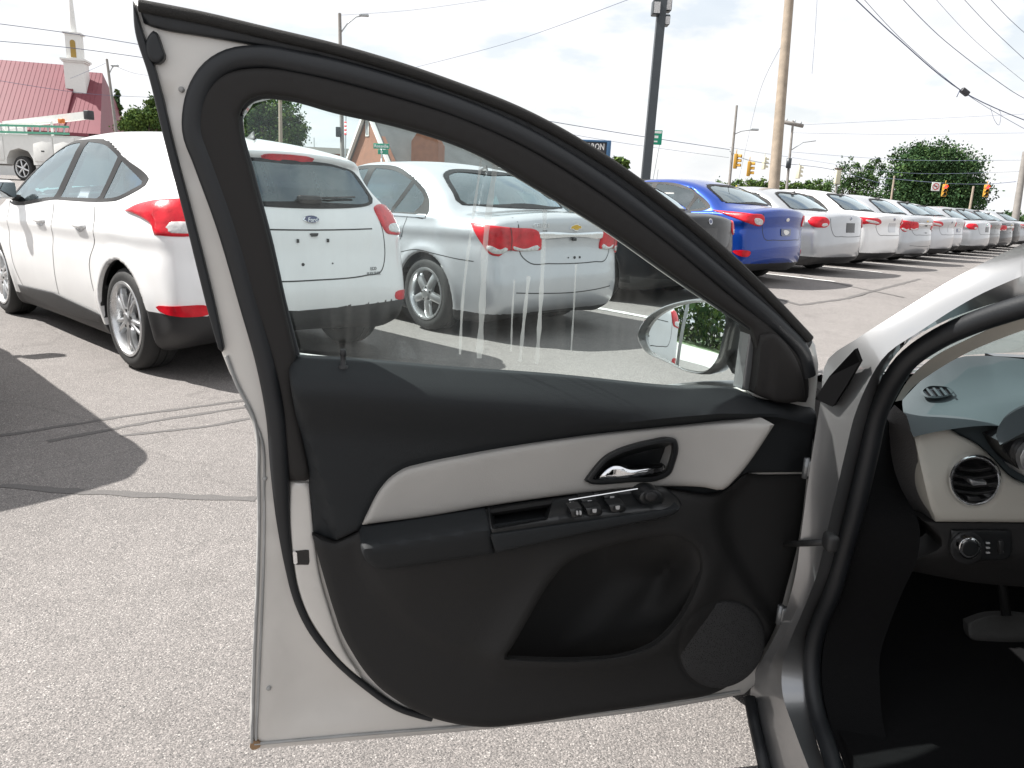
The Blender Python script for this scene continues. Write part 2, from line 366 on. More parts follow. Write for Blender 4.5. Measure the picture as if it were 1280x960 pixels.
# ---------------------------------------------------------------- ground
ROW0 = np.array([-1.9, 5.46]); RDIR = np.array([.625, .78]); RDIR = RDIR / np.linalg.norm(RDIR); PITCHR = 2.75
def gz(x, y):
    s = (np.asarray(x) - ROW0[0]) * RDIR[0] + (np.asarray(y) - ROW0[1]) * RDIR[1]
    h = np.interp(s, [-2, 0, 3, 8, 12, 18, 28, 40], [0, 0, 0, .10, .12, .08, 0, 0])
    return h + .8 * sstep(9, 19, np.asarray(y)) * sstep(-3, -9, np.asarray(x))
def asphalt():
    m = bpy.data.materials.new('asphalt'); m.use_nodes = True; nt = m.node_tree; N = nt.nodes.new; L = nt.links.new; b = nt.nodes['Principled BSDF']
    tc = N('ShaderNodeTexCoord'); b.inputs['Roughness'].default_value = .85; b.inputs['Specular IOR Level'].default_value = .25
    v = N('ShaderNodeTexVoronoi'); v.inputs['Scale'].default_value = 175; L(tc.outputs['Object'], v.inputs['Vector'])
    vf = N('ShaderNodeTexVoronoi'); vf.inputs['Scale'].default_value = 430; L(tc.outputs['Object'], vf.inputs['Vector'])
    sp = N('ShaderNodeSeparateColor'); L(v.outputs['Color'], sp.inputs[0]); sf = N('ShaderNodeSeparateColor'); L(vf.outputs['Color'], sf.inputs[0])
    # big stones (their cell's own roll of the dice) lie among the fines
    big = N('ShaderNodeMath'); big.operation = 'GREATER_THAN'; big.inputs[1].default_value = .52; L(sp.outputs[1], big.inputs[0])
    near = N('ShaderNodeMath'); near.operation = 'LESS_THAN'; near.inputs[1].default_value = .46; L(v.outputs['Distance'], near.inputs[0])
    bn = N('ShaderNodeMath'); bn.operation = 'MULTIPLY'; L(big.outputs[0], bn.inputs[0]); L(near.outputs[0], bn.inputs[1])
    pick = N('ShaderNodeMixRGB'); L(bn.outputs[0], pick.inputs['Fac']); L(sf.outputs[0], pick.inputs[1]); L(sp.outputs[0], pick.inputs[2])
    rp = N('ShaderNodeValToRGB'); e = rp.color_ramp.elements
    e[0].position = 0; e[0].color = (.105, .102, .10, 1); e[1].position = 1; e[1].color = (.50, .475, .45, 1)
    for p, c in ((.22, (.174, .164, .158)), (.5, (.222, .207, .199)), (.78, (.278, .256, .245)), (.92, (.35, .323, .307))):
        k = e.new(p); k.color = (*c, 1)
    L(pick.outputs[0], rp.inputs[0])
    n = N('ShaderNodeTexNoise'); n.inputs['Scale'].default_value = .55; n.inputs['Detail'].default_value = 6; L(tc.outputs['Object'], n.inputs['Vector'])
    mr = N('ShaderNodeMapRange'); mr.inputs[1].default_value = .3; mr.inputs[2].default_value = .7; mr.inputs[3].default_value = .74; mr.inputs[4].default_value = .95; L(n.outputs['Fac'], mr.inputs[0])
    n2 = N('ShaderNodeTexNoise'); n2.inputs['Scale'].default_value = 9; n2.inputs['Detail'].default_value = 4; L(tc.outputs['Object'], n2.inputs['Vector'])
    mr2 = N('ShaderNodeMapRange'); mr2.inputs[1].default_value = .3; mr2.inputs[2].default_value = .7; mr2.inputs[3].default_value = .95; mr2.inputs[4].default_value = 1.04; L(n2.outputs['Fac'], mr2.inputs[0])
    mu = N('ShaderNodeMath'); mu.operation = 'MULTIPLY'; L(mr.outputs[0], mu.inputs[0]); L(mr2.outputs[0], mu.inputs[1])
    sc = N('ShaderNodeVectorMath'); sc.operation = 'SCALE'; L(rp.outputs[0], sc.inputs[0]); L(mu.outputs[0], sc.inputs['Scale'])
    # old drips and wear: soft-edged dark blotches, and hairline cracks
    n3 = N('ShaderNodeTexNoise'); n3.inputs['Scale'].default_value = 1.7; n3.inputs['Detail'].default_value = 5; n3.inputs['Roughness'].default_value = .6; L(tc.outputs['Object'], n3.inputs['Vector'])
    m3 = N('ShaderNodeMapRange'); m3.inputs[1].default_value = .60; m3.inputs[2].default_value = .72; m3.inputs[3].default_value = 1.0; m3.inputs[4].default_value = .84; L(n3.outputs['Fac'], m3.inputs[0])
    nd = N('ShaderNodeTexNoise'); nd.inputs['Scale'].default_value = 2.2; nd.inputs['Detail'].default_value = 6; L(tc.outputs['Object'], nd.inputs['Vector'])
    off = N('ShaderNodeVectorMath'); off.operation = 'SCALE'; off.inputs['Scale'].default_value = .5; L(nd.outputs['Color'], off.inputs[0])
    add = N('ShaderNodeVectorMath'); add.operation = 'ADD'; L(tc.outputs['Object'], add.inputs[0]); L(off.outputs[0], add.inputs[1])
    vc = N('ShaderNodeTexVoronoi'); vc.feature = 'DISTANCE_TO_EDGE'; vc.inputs['Scale'].default_value = .42; L(add.outputs[0], vc.inputs['Vector'])
    m4 = N('ShaderNodeMapRange'); m4.inputs[1].default_value = .0015; m4.inputs[2].default_value = .005; m4.inputs[3].default_value = .87; m4.inputs[4].default_value = 1.0; L(vc.outputs['Distance'], m4.inputs[0])
    mm = N('ShaderNodeMath'); mm.operation = 'MULTIPLY'; L(m3.outputs[0], mm.inputs[0]); L(m4.outputs[0], mm.inputs[1])
    sc2 = N('ShaderNodeVectorMath'); sc2.operation = 'SCALE'; L(sc.outputs[0], sc2.inputs[0]); L(mm.outputs[0], sc2.inputs['Scale']); L(sc2.outputs[0], b.inputs['Base Color'])
    bp = N('ShaderNodeBump'); bp.inputs['Strength'].default_value = .5; bp.inputs['Distance'].default_value = .004; bp.invert = True
    L(v.outputs['Distance'], bp.inputs['Height']); L(bp.outputs[0], b.inputs['Normal'])
    return m
M['asphalt'] = asphalt()
M['stripe'] = mat('stripe_paint', (.62, .62, .60), .8, var=.25, vscale=12)
M['pave_streak'] = mat('dark_streak', (.125, .119, .116), .9, var=.3, vscale=260, bump=.5, bscale=300, spec=.2)
M['grass'] = mat('grass', (.06, .11, .025), .9, var=.4, vscale=3, bump=.6, bscale=40)
M['concrete'] = mat('concrete', (.42, .41, .39), .85, var=.12, vscale=2)
def ground_sheet(name, xs, ys, z0, m, kind):
    X, Y = np.meshgrid(xs, ys); Z = gz(X, Y) + z0; nx, ny = len(xs), len(ys)
    V = np.stack([X.ravel(), Y.ravel(), Z.ravel()], -1)
    F = [(j * nx + i, j * nx + i + 1, (j + 1) * nx + i + 1, (j + 1) * nx + i) for j in range(ny - 1) for i in range(nx - 1)]
    return tag(obj(name, V, F, m), kind=kind)
_ax = np.unique(np.r_[-900, -300, -120, np.arange(-60, 80.1, 1.0), 120, 300, 900])
_ay = np.unique(np.r_[-300, -100, -40, np.arange(-20, 90.1, 1.0), 150, 300, 900, 1800])
ground_sheet('asphalt_ground', _ax, _ay, 0, M['asphalt'], 'structure')
def ground_strip(name, pts, width, m, z=.005, kind='structure', jitter=0, step=.25):
    P = resample(np.array(pts, float), step, closed=False); t = np.gradient(P, axis=0); nn = np.stack([-t[:, 1], t[:, 0]], -1); nn /= np.linalg.norm(nn, axis=1)[:, None]
    w = np.full(len(P), width / 2.0)
    if jitter:
        w = w * (1 + jitter * (nrg.random(len(P)) - .5) * 2); P = P + nn * ((nrg.random(len(P)) - .5) * width * jitter)[:, None]
    A = P + nn * w[:, None]; B = P - nn * w[:, None]
    V = [(a[0], a[1], float(gz(a[0], a[1])) + z) for a in A] + [(a[0], a[1], float(gz(a[0], a[1])) + z) for a in B]; n = len(P)
    return tag(obj(name, V, [(i, i + 1, n + i + 1, n + i) for i in range(n - 1)], m), kind=kind)
HEAD = rad(133.5)            # direction the parked row faces
HD = np.array([math.cos(HEAD), math.sin(HEAD)])
def slot(k, back=0.0):
    p = ROW0 + RDIR * PITCHR * k - HD * back; return p
for k in range(1, 15):
    a = slot(k + .5, 1.25); b = slot(k + .5, -3.6)
    ground_strip('parking_stripe', [a, b], .10, M['stripe'], .006, jitter=.12, step=.12)
# dark strips across the pavement; the left ones paint in shadows of cables
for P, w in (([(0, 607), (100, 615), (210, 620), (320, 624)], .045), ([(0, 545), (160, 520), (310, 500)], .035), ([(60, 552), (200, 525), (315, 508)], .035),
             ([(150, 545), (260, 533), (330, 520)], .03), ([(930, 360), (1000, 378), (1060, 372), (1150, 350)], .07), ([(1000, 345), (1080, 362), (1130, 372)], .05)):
    ground_strip('dark_streak', [on_z(x, y, 0.1 if x > 900 else 0)[:2] for x, y in P], w, M['pave_streak'], .0018 if P[0][0] < 900 else .004, jitter=.3, step=.06)
# ---------------------------------------------------------------- car bodies: an implicit hull, meshed, with conforming panes, lamps and trim
def surface_nets(Fg, org, h):
    sg = Fg < 0; nx, ny, nz = Fg.shape
    cnt = np.zeros((nx - 1, ny - 1, nz - 1), np.int8)
    for i in (0, 1):
        for j in (0, 1):
            for k in (0, 1): cnt += sg[i:nx - 1 + i, j:ny - 1 + j, k:nz - 1 + k]
    act = (cnt > 0) & (cnt < 8); ci = np.argwhere(act); idx = np.full(act.shape, -1, np.int64); idx[act] = np.arange(len(ci))
    acc = np.zeros((len(ci), 3)); num = np.zeros(len(ci))
    cor = [(i, j, k) for i in (0, 1) for j in (0, 1) for k in (0, 1)]
    val = {c: Fg[ci[:, 0] + c[0], ci[:, 1] + c[1], ci[:, 2] + c[2]].astype(float) for c in cor}
    for a in cor:
        for ax in range(3):
            if a[ax]: continue
            b = list(a); b[ax] = 1; b = tuple(b); va, vb = val[a], val[b]; cr = (va < 0) != (vb < 0)
            t = np.where(cr, va / (va - vb + 1e-20), 0); p = np.tile(np.array(a, float), (len(ci), 1)); p[:, ax] += t
            acc[cr] += p[cr]; num[cr] += 1
    V = (ci + acc / num[:, None]) * h + np.array(org); Q = []
    for ax in range(3):
        o = [k for k in range(3) if k != ax]; s = [slice(1, -1)] * 3; s[ax] = slice(0, -1); s2 = list(s); s2[ax] = slice(1, None)
        a = sg[tuple(s)]; b = sg[tuple(s2)]; e = np.argwhere(a != b); fl = a[a != b]
        g = e.copy(); g[:, o[0]] += 1; g[:, o[1]] += 1
        def cell(d0, d1):
            q = g.copy(); q[:, o[0]] += d0; q[:, o[1]] += d1; return idx[q[:, 0], q[:, 1], q[:, 2]]
        q = np.stack([cell(-1, -1), cell(0, -1), cell(0, 0), cell(-1, 0)], -1)
        if ax == 1: fl = ~fl
        q[~fl] = q[~fl][:, ::-1]; Q.append(q)
    Q = np.vstack(Q); Q = Q[(Q >= 0).all(1)]
    return V, Q
class Hull:
    def __init__(s, sil, half, wb, belt, wr=.325, crown=.09, cb=.2, cf=.34, tr=.05, tf=.10, tumb=.40, k=.11, gtaper=.06, h=.02, side=(), rear=None, wind=None, xi=(0.05, 2.15), cut=True, crease=None):
        s.__dict__.update(locals()); P = spline(sil, 10); s.P = P
        s.gx = np.arange(P[:, 0].min() - .5, P[:, 0].max() + .5, .025); s.gzz = np.arange(-.1, 1.75, .025)
        X, Z = np.meshgrid(s.gx, s.gzz, indexing='ij'); s.S = sd_poly(np.stack([X.ravel(), Z.ravel()], -1), P).reshape(X.shape)
    def S2(s, x, z):
        u = np.clip((x - s.gx[0]) / .025, 0, len(s.gx) - 1.001); v = np.clip((z - s.gzz[0]) / .025, 0, len(s.gzz) - 1.001)
        i = u.astype(int); j = v.astype(int); a = u - i; b = v - j; S = s.S
        return S[i, j] * (1 - a) * (1 - b) + S[i + 1, j] * a * (1 - b) + S[i, j + 1] * (1 - a) * b + S[i + 1, j + 1] * a * b
    def W(s, x, z):
        bz = s.belt[0] + s.belt[1] * x
        w = s.half - s.tr * np.clip((-x - .05) / .8, 0, 2)**2 - s.tf * np.clip((x - s.wb + .1) / .9, 0, 2)**2
        w = w - .05 * np.clip((.55 - z) / .35, 0, 1.5)**2 - .03 * np.clip((z - .62) / (bz - .62), 0, 1)**2
        t = np.maximum(z - bz, 0)
        w = w - .014 * sstep(0, .035, t) - s.tumb * t - s.gtaper * sstep(0, .2, t) * np.clip((.7 - x) / 1.0, 0, 1.5)**2
        if s.crease:
            z0, z1, d = s.crease; zc = z0 + z1 * x; w = w + d * np.exp(-((z - zc) / .05)**2) * np.where(z > zc, 1.0, 1.0) - d * .6 * np.exp(-((z - zc + .09) / .06)**2)
        for xw in (0, s.wb):
            d = np.sqrt((x - xw)**2 + (z - s.wr)**2); w = w + .016 * np.exp(-((d - s.wr - .06) / .055)**2) * (z < bz)
        return w
    def F0(s, x, y, z):
        ya = np.abs(y); wr = sstep(.6, -.3, x); wf = sstep(s.wb - .3, s.wb + .5, x)
        q = (ya / .9)**2.4
        a = s.S2(x - s.cb * q * wr + s.cf * q * wf, z + s.crown * ya**2); b = ya - s.W(x, z)
        k = s.k; hh = np.maximum(k - np.abs(a - b), 0) / k
        return np.maximum(a, b) + hh * hh * k * .25
    def grad(s, P, e=.004):
        x, y, z = P.T; f = s.F0
        g = np.stack([f(x + e, y, z) - f(x - e, y, z), f(x, y + e, z) - f(x, y - e, z), f(x, y, z + e) - f(x, y, z - e)], -1) / (2 * e)
        return g
    def mesh(s, name, mats, black=None):
        h = s.h; P = s.P
        x = np.arange(P[:, 0].min() - 3 * h, P[:, 0].max() + 3 * h, h); y = np.arange(-(math.ceil((s.half + .06) / h) + .5) * h, s.half + .07, h); z = np.arange(.1, P[:, 1].max() + 3 * h, h)
        X, Y, Z = np.meshgrid(x, y, z, indexing='ij'); F0 = s.F0(X, Y, Z); F = F0; ya = np.abs(Y)
        for xw in (0, s.wb):
            c = np.maximum(np.sqrt((X - xw)**2 + (Z - s.wr)**2) - s.wr - .035, .52 - ya); F = np.maximum(F, -c)
        if s.cut:
            inn = np.maximum.reduce([F0 + .05, .5 - Z, X - s.xi[1], s.xi[0] - X]); F = np.maximum(F, -inn)
            q2 = np.stack([X[:, 0, :].ravel(), Z[:, 0, :].ravel()], -1)
            for poly in s.side:
                d = sd_poly(q2, spline(poly, 6)).reshape(len(x), 1, len(z)); F = np.maximum(F, -np.maximum(np.broadcast_to(d - .014, F.shape), .3 - ya))
            q3 = np.stack([Y[0].ravel(), Z[0].ravel()], -1)
            for poly, lo, hi in ((s.rear, -2, .5), (s.wind, 1.3, 5)):
                if poly is None: continue
                d = sd_poly(q3, spline(mirror_poly(poly), 6)).reshape(1, len(y), len(z)); F = np.maximum(F, -np.maximum.reduce([np.broadcast_to(d, F.shape), lo - X, X - hi]))
        V, Q = surface_nets(F.astype(np.float32), (x[0], y[0], z[0]), h)
        f0 = s.F0(*V.T); ok = np.abs(f0) < h * .7; g = s.grad(V[ok]); V[ok] -= (f0[ok] / ((g * g).sum(1) + 1e-6))[:, None] * g
        c = V[Q].mean(1); fc = s.F0(*c.T); mi = np.zeros(len(Q), int); mi[fc < -.022] = 2
        for xw in (0, s.wb):
            mi[(np.hypot(c[:, 0] - xw, c[:, 2] - s.wr) < s.wr + .034 + h * .1) & (fc < -.012) & (c[:, 2] < s.wr + .5) & (np.abs(c[:, 0] - xw) < .45)] = 1
        mi[c[:, 2] < .235] = 1
        if black is not None: mi[black(c) & (fc > -.03)] = 1
        return newmesh(name, V, Q, mats, mi)
    def cast(s, O, d):
        """first hit of rays O + t d with the hull"""
        n = len(O); t = np.zeros(n); hit = np.zeros(n, bool); lo = np.zeros(n); T = np.arange(0, 4.2, .03)
        for tt in T:
            m = ~hit
            if not m.any(): break
            p = O[m] + d * tt; f = s.F0(*p.T); w = np.where(m)[0][f < 0]; hit[w] = True; t[w] = tt
        lo = t - .03; hi = t.copy()
        for _ in range(12):
            md = (lo + hi) / 2; f = s.F0(*(O + d * md[:, None]).T); lo = np.where(f < 0, lo, md); hi = np.where(f < 0, md, hi)
        return O + d * hi[:, None], hit
    def place(s, q, view):
        q = np.asarray(q, float); n = len(q); r = .70710678
        if view == 'L': return s.cast(np.stack([q[:, 0], np.full(n, 1.6), q[:, 1]], -1), np.array([0, -1., 0]))
        if view == 'B': return s.cast(np.stack([np.full(n, -2.2), q[:, 0], q[:, 1]], -1), np.array([1., 0, 0]))
        if view == 'F': return s.cast(np.stack([np.full(n, 5.5), q[:, 0], q[:, 1]], -1), np.array([-1., 0, 0]))
        if view == 'D': return s.cast(np.stack([-r * q[:, 0] - 2.2 * r, -r * q[:, 0] + 2.2 * r, q[:, 1]], -1), np.array([r, -r, 0]))
        if view == 'U': return s.cast(np.stack([q[:, 0], q[:, 1], np.full(n, 3.)], -1), np.array([0, 0, -1.]))
    def patch(s, poly, view, off=.004, sp=.04, holes=(), mirror=False, rnd_r=0, deep=.012, curve=True, corner=6):
        P = spline(poly, corner) if curve else np.array([p[:2] for p in poly], float)
        H = [spline(h, corner) for h in holes]
        V2, T, loops, D = fill2d(P, sp, H, insets=(rnd_r * .15, rnd_r * .5, rnd_r) if rnd_r else ())
        V, hit = s.place(V2, view); g = s.grad(V); g /= np.linalg.norm(g, axis=1)[:, None] + 1e-9
        o = np.full(len(V), off)
        if rnd_r: o = off * np.sqrt(1 - (1 - np.clip(D / rnd_r, 0, 1))**2) + .001
        A = V + g * o[:, None]; Tn = [tuple(t) for t in T]
        nrm = np.cross(A[T[0][1]] - A[T[0][0]], A[T[0][2]] - A[T[0][0]])
        if nrm @ g[T[0][0]] < 0: Tn = [t[::-1] for t in Tn]
        Vl = list(A); F = Tn
        for l in loops:
            b = len(Vl); Vl += [V[i] - g[i] * deep for i in l]; n = len(l)
            for i in range(n): F.append((l[i], l[(i + 1) % n], b + (i + 1) % n, b + i))
        Vl = np.array(Vl)
        if mirror: Vl = Vl * np.array([1, -1, 1]); F = [f[::-1] for f in F]
        return Vl, F
    def strip(s, pts, view, w=.008, off=.002, mirror=False, closed=False, smooth=True):
        P = spline(pts, 8, closed=closed) if smooth else np.array(pts, float); P = resample(P, .03, closed=closed)
        t = np.gradient(P, axis=0)
        if closed: t = np.roll(P, -1, 0) - np.roll(P, 1, 0)
        nn = np.stack([-t[:, 1], t[:, 0]], -1); nn /= np.linalg.norm(nn, axis=1)[:, None] + 1e-9; n = len(P)
        V, _ = s.place(np.vstack([P + nn * w / 2, P - nn * w / 2]), view); g = s.grad(V); g /= np.linalg.norm(g, axis=1)[:, None] + 1e-9; V = V + g * off
        F = [(i, (i + 1) % n, n + (i + 1) % n, n + i) for i in range(n if closed else n - 1)]
        if mirror: V = V * np.array([1, -1, 1])
        return V, F
def mirror_poly(p):
    p = [tuple(q) for q in p]; return p + [(-q[0], *q[1:]) for q in reversed(p) if abs(q[0]) > 1e-6]
_wheels = {}
def wheel_mesh(r, style):
    if (r, style) in _wheels: return _wheels[(r, style)]
    w = .105; rr = r * .72 if style != 'five' else r * .69
    ty = MB(); prof = [(rr - .012, -w), (rr + .004, -w - .002), (rr + .03, -w - .009), (r - .035, -w - .007), (r - .012, -w + .012), (r, -w + .035)]
    prof += [(r - .001, -.03), (r - .008, -.028), (r - .008, -.022), (r, -.02), (r, .02), (r - .008, .022), (r - .008, .028), (r - .001, .03)]
    prof += [(r, w - .035), (r - .012, w - .012), (r - .035, w + .007), (rr + .03, w + .009), (rr + .004, w + .002), (rr - .012, w)]
    ty.lathe(prof, 40, 'y'); tm = sharp(newmesh('tyre', ty.V, ty.F, M['rubber']), 60)
    rm = MB(); rm.lathe([(rr - .03, -w + .01), (rr - .028, w * .4), (rr - .02, w - .02), (rr + .006, w + .004), (rr + .004, w + .010), (rr - .012, w + .009), (rr - .024, w - .012), (rr - .03, w * .3)], 40, 'y', mi=0)
    rm.lathe([(rr - .025, .0), (.02, .0)], 32, 'y', mi=1)
    n = {'five': 5, 'twin': 10, 'ten': 10, 'six': 6}[style]; yo = w - .012
    for k in range(n):
        a = 2 * math.pi * k / n + .3
        if style == 'twin': a = 2 * math.pi * (k // 2) / 5 + .3 + (.17 if k % 2 else -.17)
        wi, wo = {'five': (.036, .027), 'twin': (.016, .011), 'ten': (.016, .012), 'six': (.03, .02)}[style]
        e = np.array([math.cos(a), 0, math.sin(a)]); q = np.array([-math.sin(a), 0, math.cos(a)]); V = []
        for t, ww, yy, th in ((.03, wi, yo - .004, .03), (.10, wi * .92, yo + .004, .03), (rr * .7, (wi + wo) / 2, yo, .028), (rr - .018, wo * 1.25, yo - .012, .025)):
            for sgn, dy in ((-1.15, -th), (-1, 0), (-.45, .007), (.45, .007), (1, 0), (1.15, -th)): V.append(e * t + q * ww * sgn + np.array([0, yy + dy, 0]))
        F = [(i * 6 + j, i * 6 + j + 1, i * 6 + j + 7, i * 6 + j + 6) for i in range(3) for j in range(5)]; rm.add(V, F, 0)
    rm.lathe([(.075, w - .03), (.07, w - .008), (.045, w - .003), (.04, w - .002), (.034, w + .004), (.001, w + .005)], 24, 'y', mi=0)
    for k in range(5):
        a = 2 * math.pi * k / 5 + .3 + math.pi / 5; rm.lathe([(.010, w - .02), (.010, w - .002), (.006, w - .001), (.001, w - .001)], 8, 'y', c=(.055 * math.cos(a), 0, .055 * math.sin(a)), mi=1)
    rmm = sharp(newmesh('rim', rm.V, rm.F, [M['alloy'], M['darkmetal']], rm.I), 40)
    _wheels[(r, style)] = (tm, rmm); return tm, rmm
def decal_obj(name, vf, m, parent, smooth=True, ang=50):
    return obj(name, vf[0], vf[1], m, parent, smooth=smooth, ang=ang)
def inset_poly(poly, d):
    P = np.array([p[:2] for p in poly], float); c = P.mean(0); out = []
    for p, q in zip(P, poly):
        v = p - c; L = np.linalg.norm(v); out.append((*(c + v * (1 - d / L)), *q[2:]))
    return out
def lettering(hull, parent, s, size, y, z, m, name='lettering', wide=1.0, bold=False):
    V, F = txt(s, size, .002, bold); V = np.array(V); x0 = hull.place([(y, z)], 'B')[0][0][0]
    n = len(V); pts, _ = hull.place(np.stack([y - V[:, 0] * wide, z + V[:, 1]], -1), 'B')
    pts[:, 0] -= .003 + V[:, 2]; return obj(name, pts, [f[::-1] for f in F], m, parent, smooth=False)
def build_car(name, label, cat, sp, group=None):
    """one parked car with all its parts, in its own frame: rear axle at the origin, x forward"""
    H = sp['hull']; root = empty(name); tag(root, label, cat, group); pm = sp['paint']
    link('body', H.mesh('body', [pm, M['trim'], M['interior']], sp.get('black')), root)
    # window surrounds, panes
    dlo = sp['dlo']; gl = sp.get('glass', M['glass'])
    for mir in (False, True):
        o = decal_obj('window_surround', H.patch(dlo, 'L', .003, .05, holes=[inset_poly(p, .006) for p in H.side], mirror=mir), sp.get('surround', M['surround']), root)
        if sp.get('bright'): V, F = H.strip(sp['bright'], 'L', .018, .007, mirror=mir); obj('window_moulding', V, F, M['chrome'], o)
        for p in H.side: decal_obj('side_window', H.patch(inset_poly(p, -.004), 'L', .0012, .06, mirror=mir, deep=.004), gl, root)
    for p, vw, nm in ((H.rear, 'B', 'rear_window'), (H.wind, 'F', 'windscreen')):
        full = mirror_poly(p); fr = H.patch(inset_poly(full, -.020), vw, .0055, .05, holes=[inset_poly(full, .020)]); f = decal_obj(nm + '_seal', fr, M['surround'], root)
        decal_obj(nm, H.patch(inset_poly(full, -.01), vw, .0035, .07, deep=.003), sp.get('rearglass', gl) if vw == 'B' else gl, root)
    # lamps
    for mir in (False, True):
        lm = decal_obj('tail_lamp', H.patch(sp['lamp'], 'D', .014, .025, mirror=mir, rnd_r=.016, corner=5), M['red_lens'], root)
        for q in sp.get('lens', ()): decal_obj('reversing_lens', H.patch(q, 'D', .018, .02, mirror=mir, rnd_r=.008, corner=4), M['clear_lens'], lm)
        if sp.get('lamp_seam'): V, F = H.strip(sp['lamp_seam'], 'D', .006, .0165, mirror=mir); obj('lamp_joint', V, F, M['trim'], lm)
        if sp.get('reflector'): decal_obj('bumper_reflector', H.patch(sp['reflector'], 'D', .006, .03, mirror=mir, corner=4), M['red_lens'], root)
        if sp.get('head'): decal_obj('headlamp', H.patch(sp['head'], 'F', .01, .05, mirror=mir, rnd_r=.012), M['clear_lens'], root)
    if sp.get('brake'): decal_obj('brake_light', H.patch(sp['brake'], 'B', .006, .03, corner=4), M['red_lens'], root)
    # seams
    for pts in sp.get('seams', ()):
        for mir in (False, True): obj('panel_gap', *H.strip(pts, 'L', .007, .0012, mirror=mir), M['trim'], root)
    for pts in sp.get('rear_seams', ()): obj('panel_gap', *H.strip(pts, 'B', .009, .0012), M['trim'], root)
    for pts in sp.get('diag_seams', ()):
        for mir in (False, True): obj('panel_gap', *H.strip(pts, 'D', .007, .0012, mirror=mir), M['trim'], root)
    # door handles, sills, mirrors
    for (hx, hz) in sp.get('handles', ()):
        for mir in (False, True):
            c = decal_obj('handle_cup', H.patch([(hx - .075, hz - .02), (hx, hz - .045), (hx + .075, hz - .02), (hx, hz + .02)], 'L', .0016, .03, mirror=mir), M['grey'], root)
            decal_obj('door_handle', H.patch([(hx - .11, hz), (hx - .1, hz + .016), (hx + .1, hz + .016), (hx + .11, hz), (hx + .1, hz - .014), (hx - .1, hz - .014)], 'L', .028, .02, mirror=mir, rnd_r=.013, corner=4), sp.get('handle_mat', pm), root)
    if sp.get('sill'):
        for mir in (False, True): decal_obj('sill_trim', H.patch(sp['sill'], 'L', .012, .06, mirror=mir, rnd_r=.012, corner=2), M['trim'], root)
    mx, mz = sp.get('mirror', (1.95, 1.02))
    for sg in (1, -1):
        b = MB(); b.rbox((mx, sg * (H.half + .09), mz), (.11, .22, .145), .05, 5); o = b.build('wing_mirror', pm, root, True)
        b = MB(); b.rbox((mx - .052, sg * (H.half + .09), mz), (.014, .19, .115), .006, 2, 0).rbox((mx + .02, sg * (H.half - .05), mz - .06), (.08, .12, .05), .02, 3, 1); b.build('mirror_glass', [M['mirror_dark'], M['trim']], o, True)
    # plate recess, badge
    if sp.get('plate'):
        y0, z0, pw, ph, mm = sp['plate']; decal_obj('plate_panel', H.patch([(y0 - pw, z0 - ph), (y0 + pw, z0 - ph), (y0 + pw, z0 + ph), (y0 - pw, z0 + ph)], 'B', .004, .04, curve=False), mm, root)
    if sp.get('rear_trim'):
        for q, off, mm, nm in sp['rear_trim']: decal_obj(nm, H.patch(q, 'B', off, .03, rnd_r=min(.012, off), corner=4), mm, root)
    for xw in (0, H.wb):
        for sg in (1, -1):
            tm, rmm = wheel_mesh(sp.get('tyre', H.wr), sp['rim'])
            w = link('wheel', tm, root, (xw, sg * (H.half - .125), sp.get('tyre', H.wr)), (0, rnd.random() * 6, 0 if sg > 0 else math.pi)); link('rim', rmm, w)
    # seats
    b = MB()
    for sx, ys in ((1.15, (.36, -.36)), (.28, (.42, -.42))):
        for sy in ys:
            R = Matrix.Rotation(rad(-18), 3, 'Y'); b.rbox((sx, sy, .83), (.14, .46, .62), .06, 3, R=R); b.rbox((sx - .13, sy, 1.17 if sx > 1 else 1.13), (.09, .25, .17), .04, 3, R=R); b.rbox((sx + .26, sy, .56), (.5, .46, .14), .05, 3)
    b.build('seats', M['seat'], root, True)
    if 'extra' in sp: sp['extra'](root, H)
    return root
M['mirror_dark'] = mat('mirror_dark', (.35, .37, .38), .05, metal=1.0)
def fin(root, H, x, m):
    z = H.place([(x, 0)], 'U')[0][0][2]; b = MB(); V = []
    for t, hh, w in ((0, .002, .004), (.05, .012, .018), (.11, .04, .016), (.14, .05, .010), (.155, .002, .012)): V += [(x + .07 - t, -w, z - .006), (x + .07 - t, 0, z + hh), (x + .07 - t, w, z - .006)]
    b.add(V, [(i * 3 + j, i * 3 + j + 1, i * 3 + j + 4, i * 3 + j + 3) for i in range(4) for j in range(2)]); b.build('aerial_fin', m, root, True)
# ---------------------------------------------------------------- the kinds of car in the row
FRONT = [(3.0, .93), (3.3, .83), (3.52, .68), (3.58, .5), (3.52, .27), (3.3, .2), (1.5, .19)]
def shift(p, dx): return [(a[0] + dx, *a[1:]) for a in p]
SPEC = {}
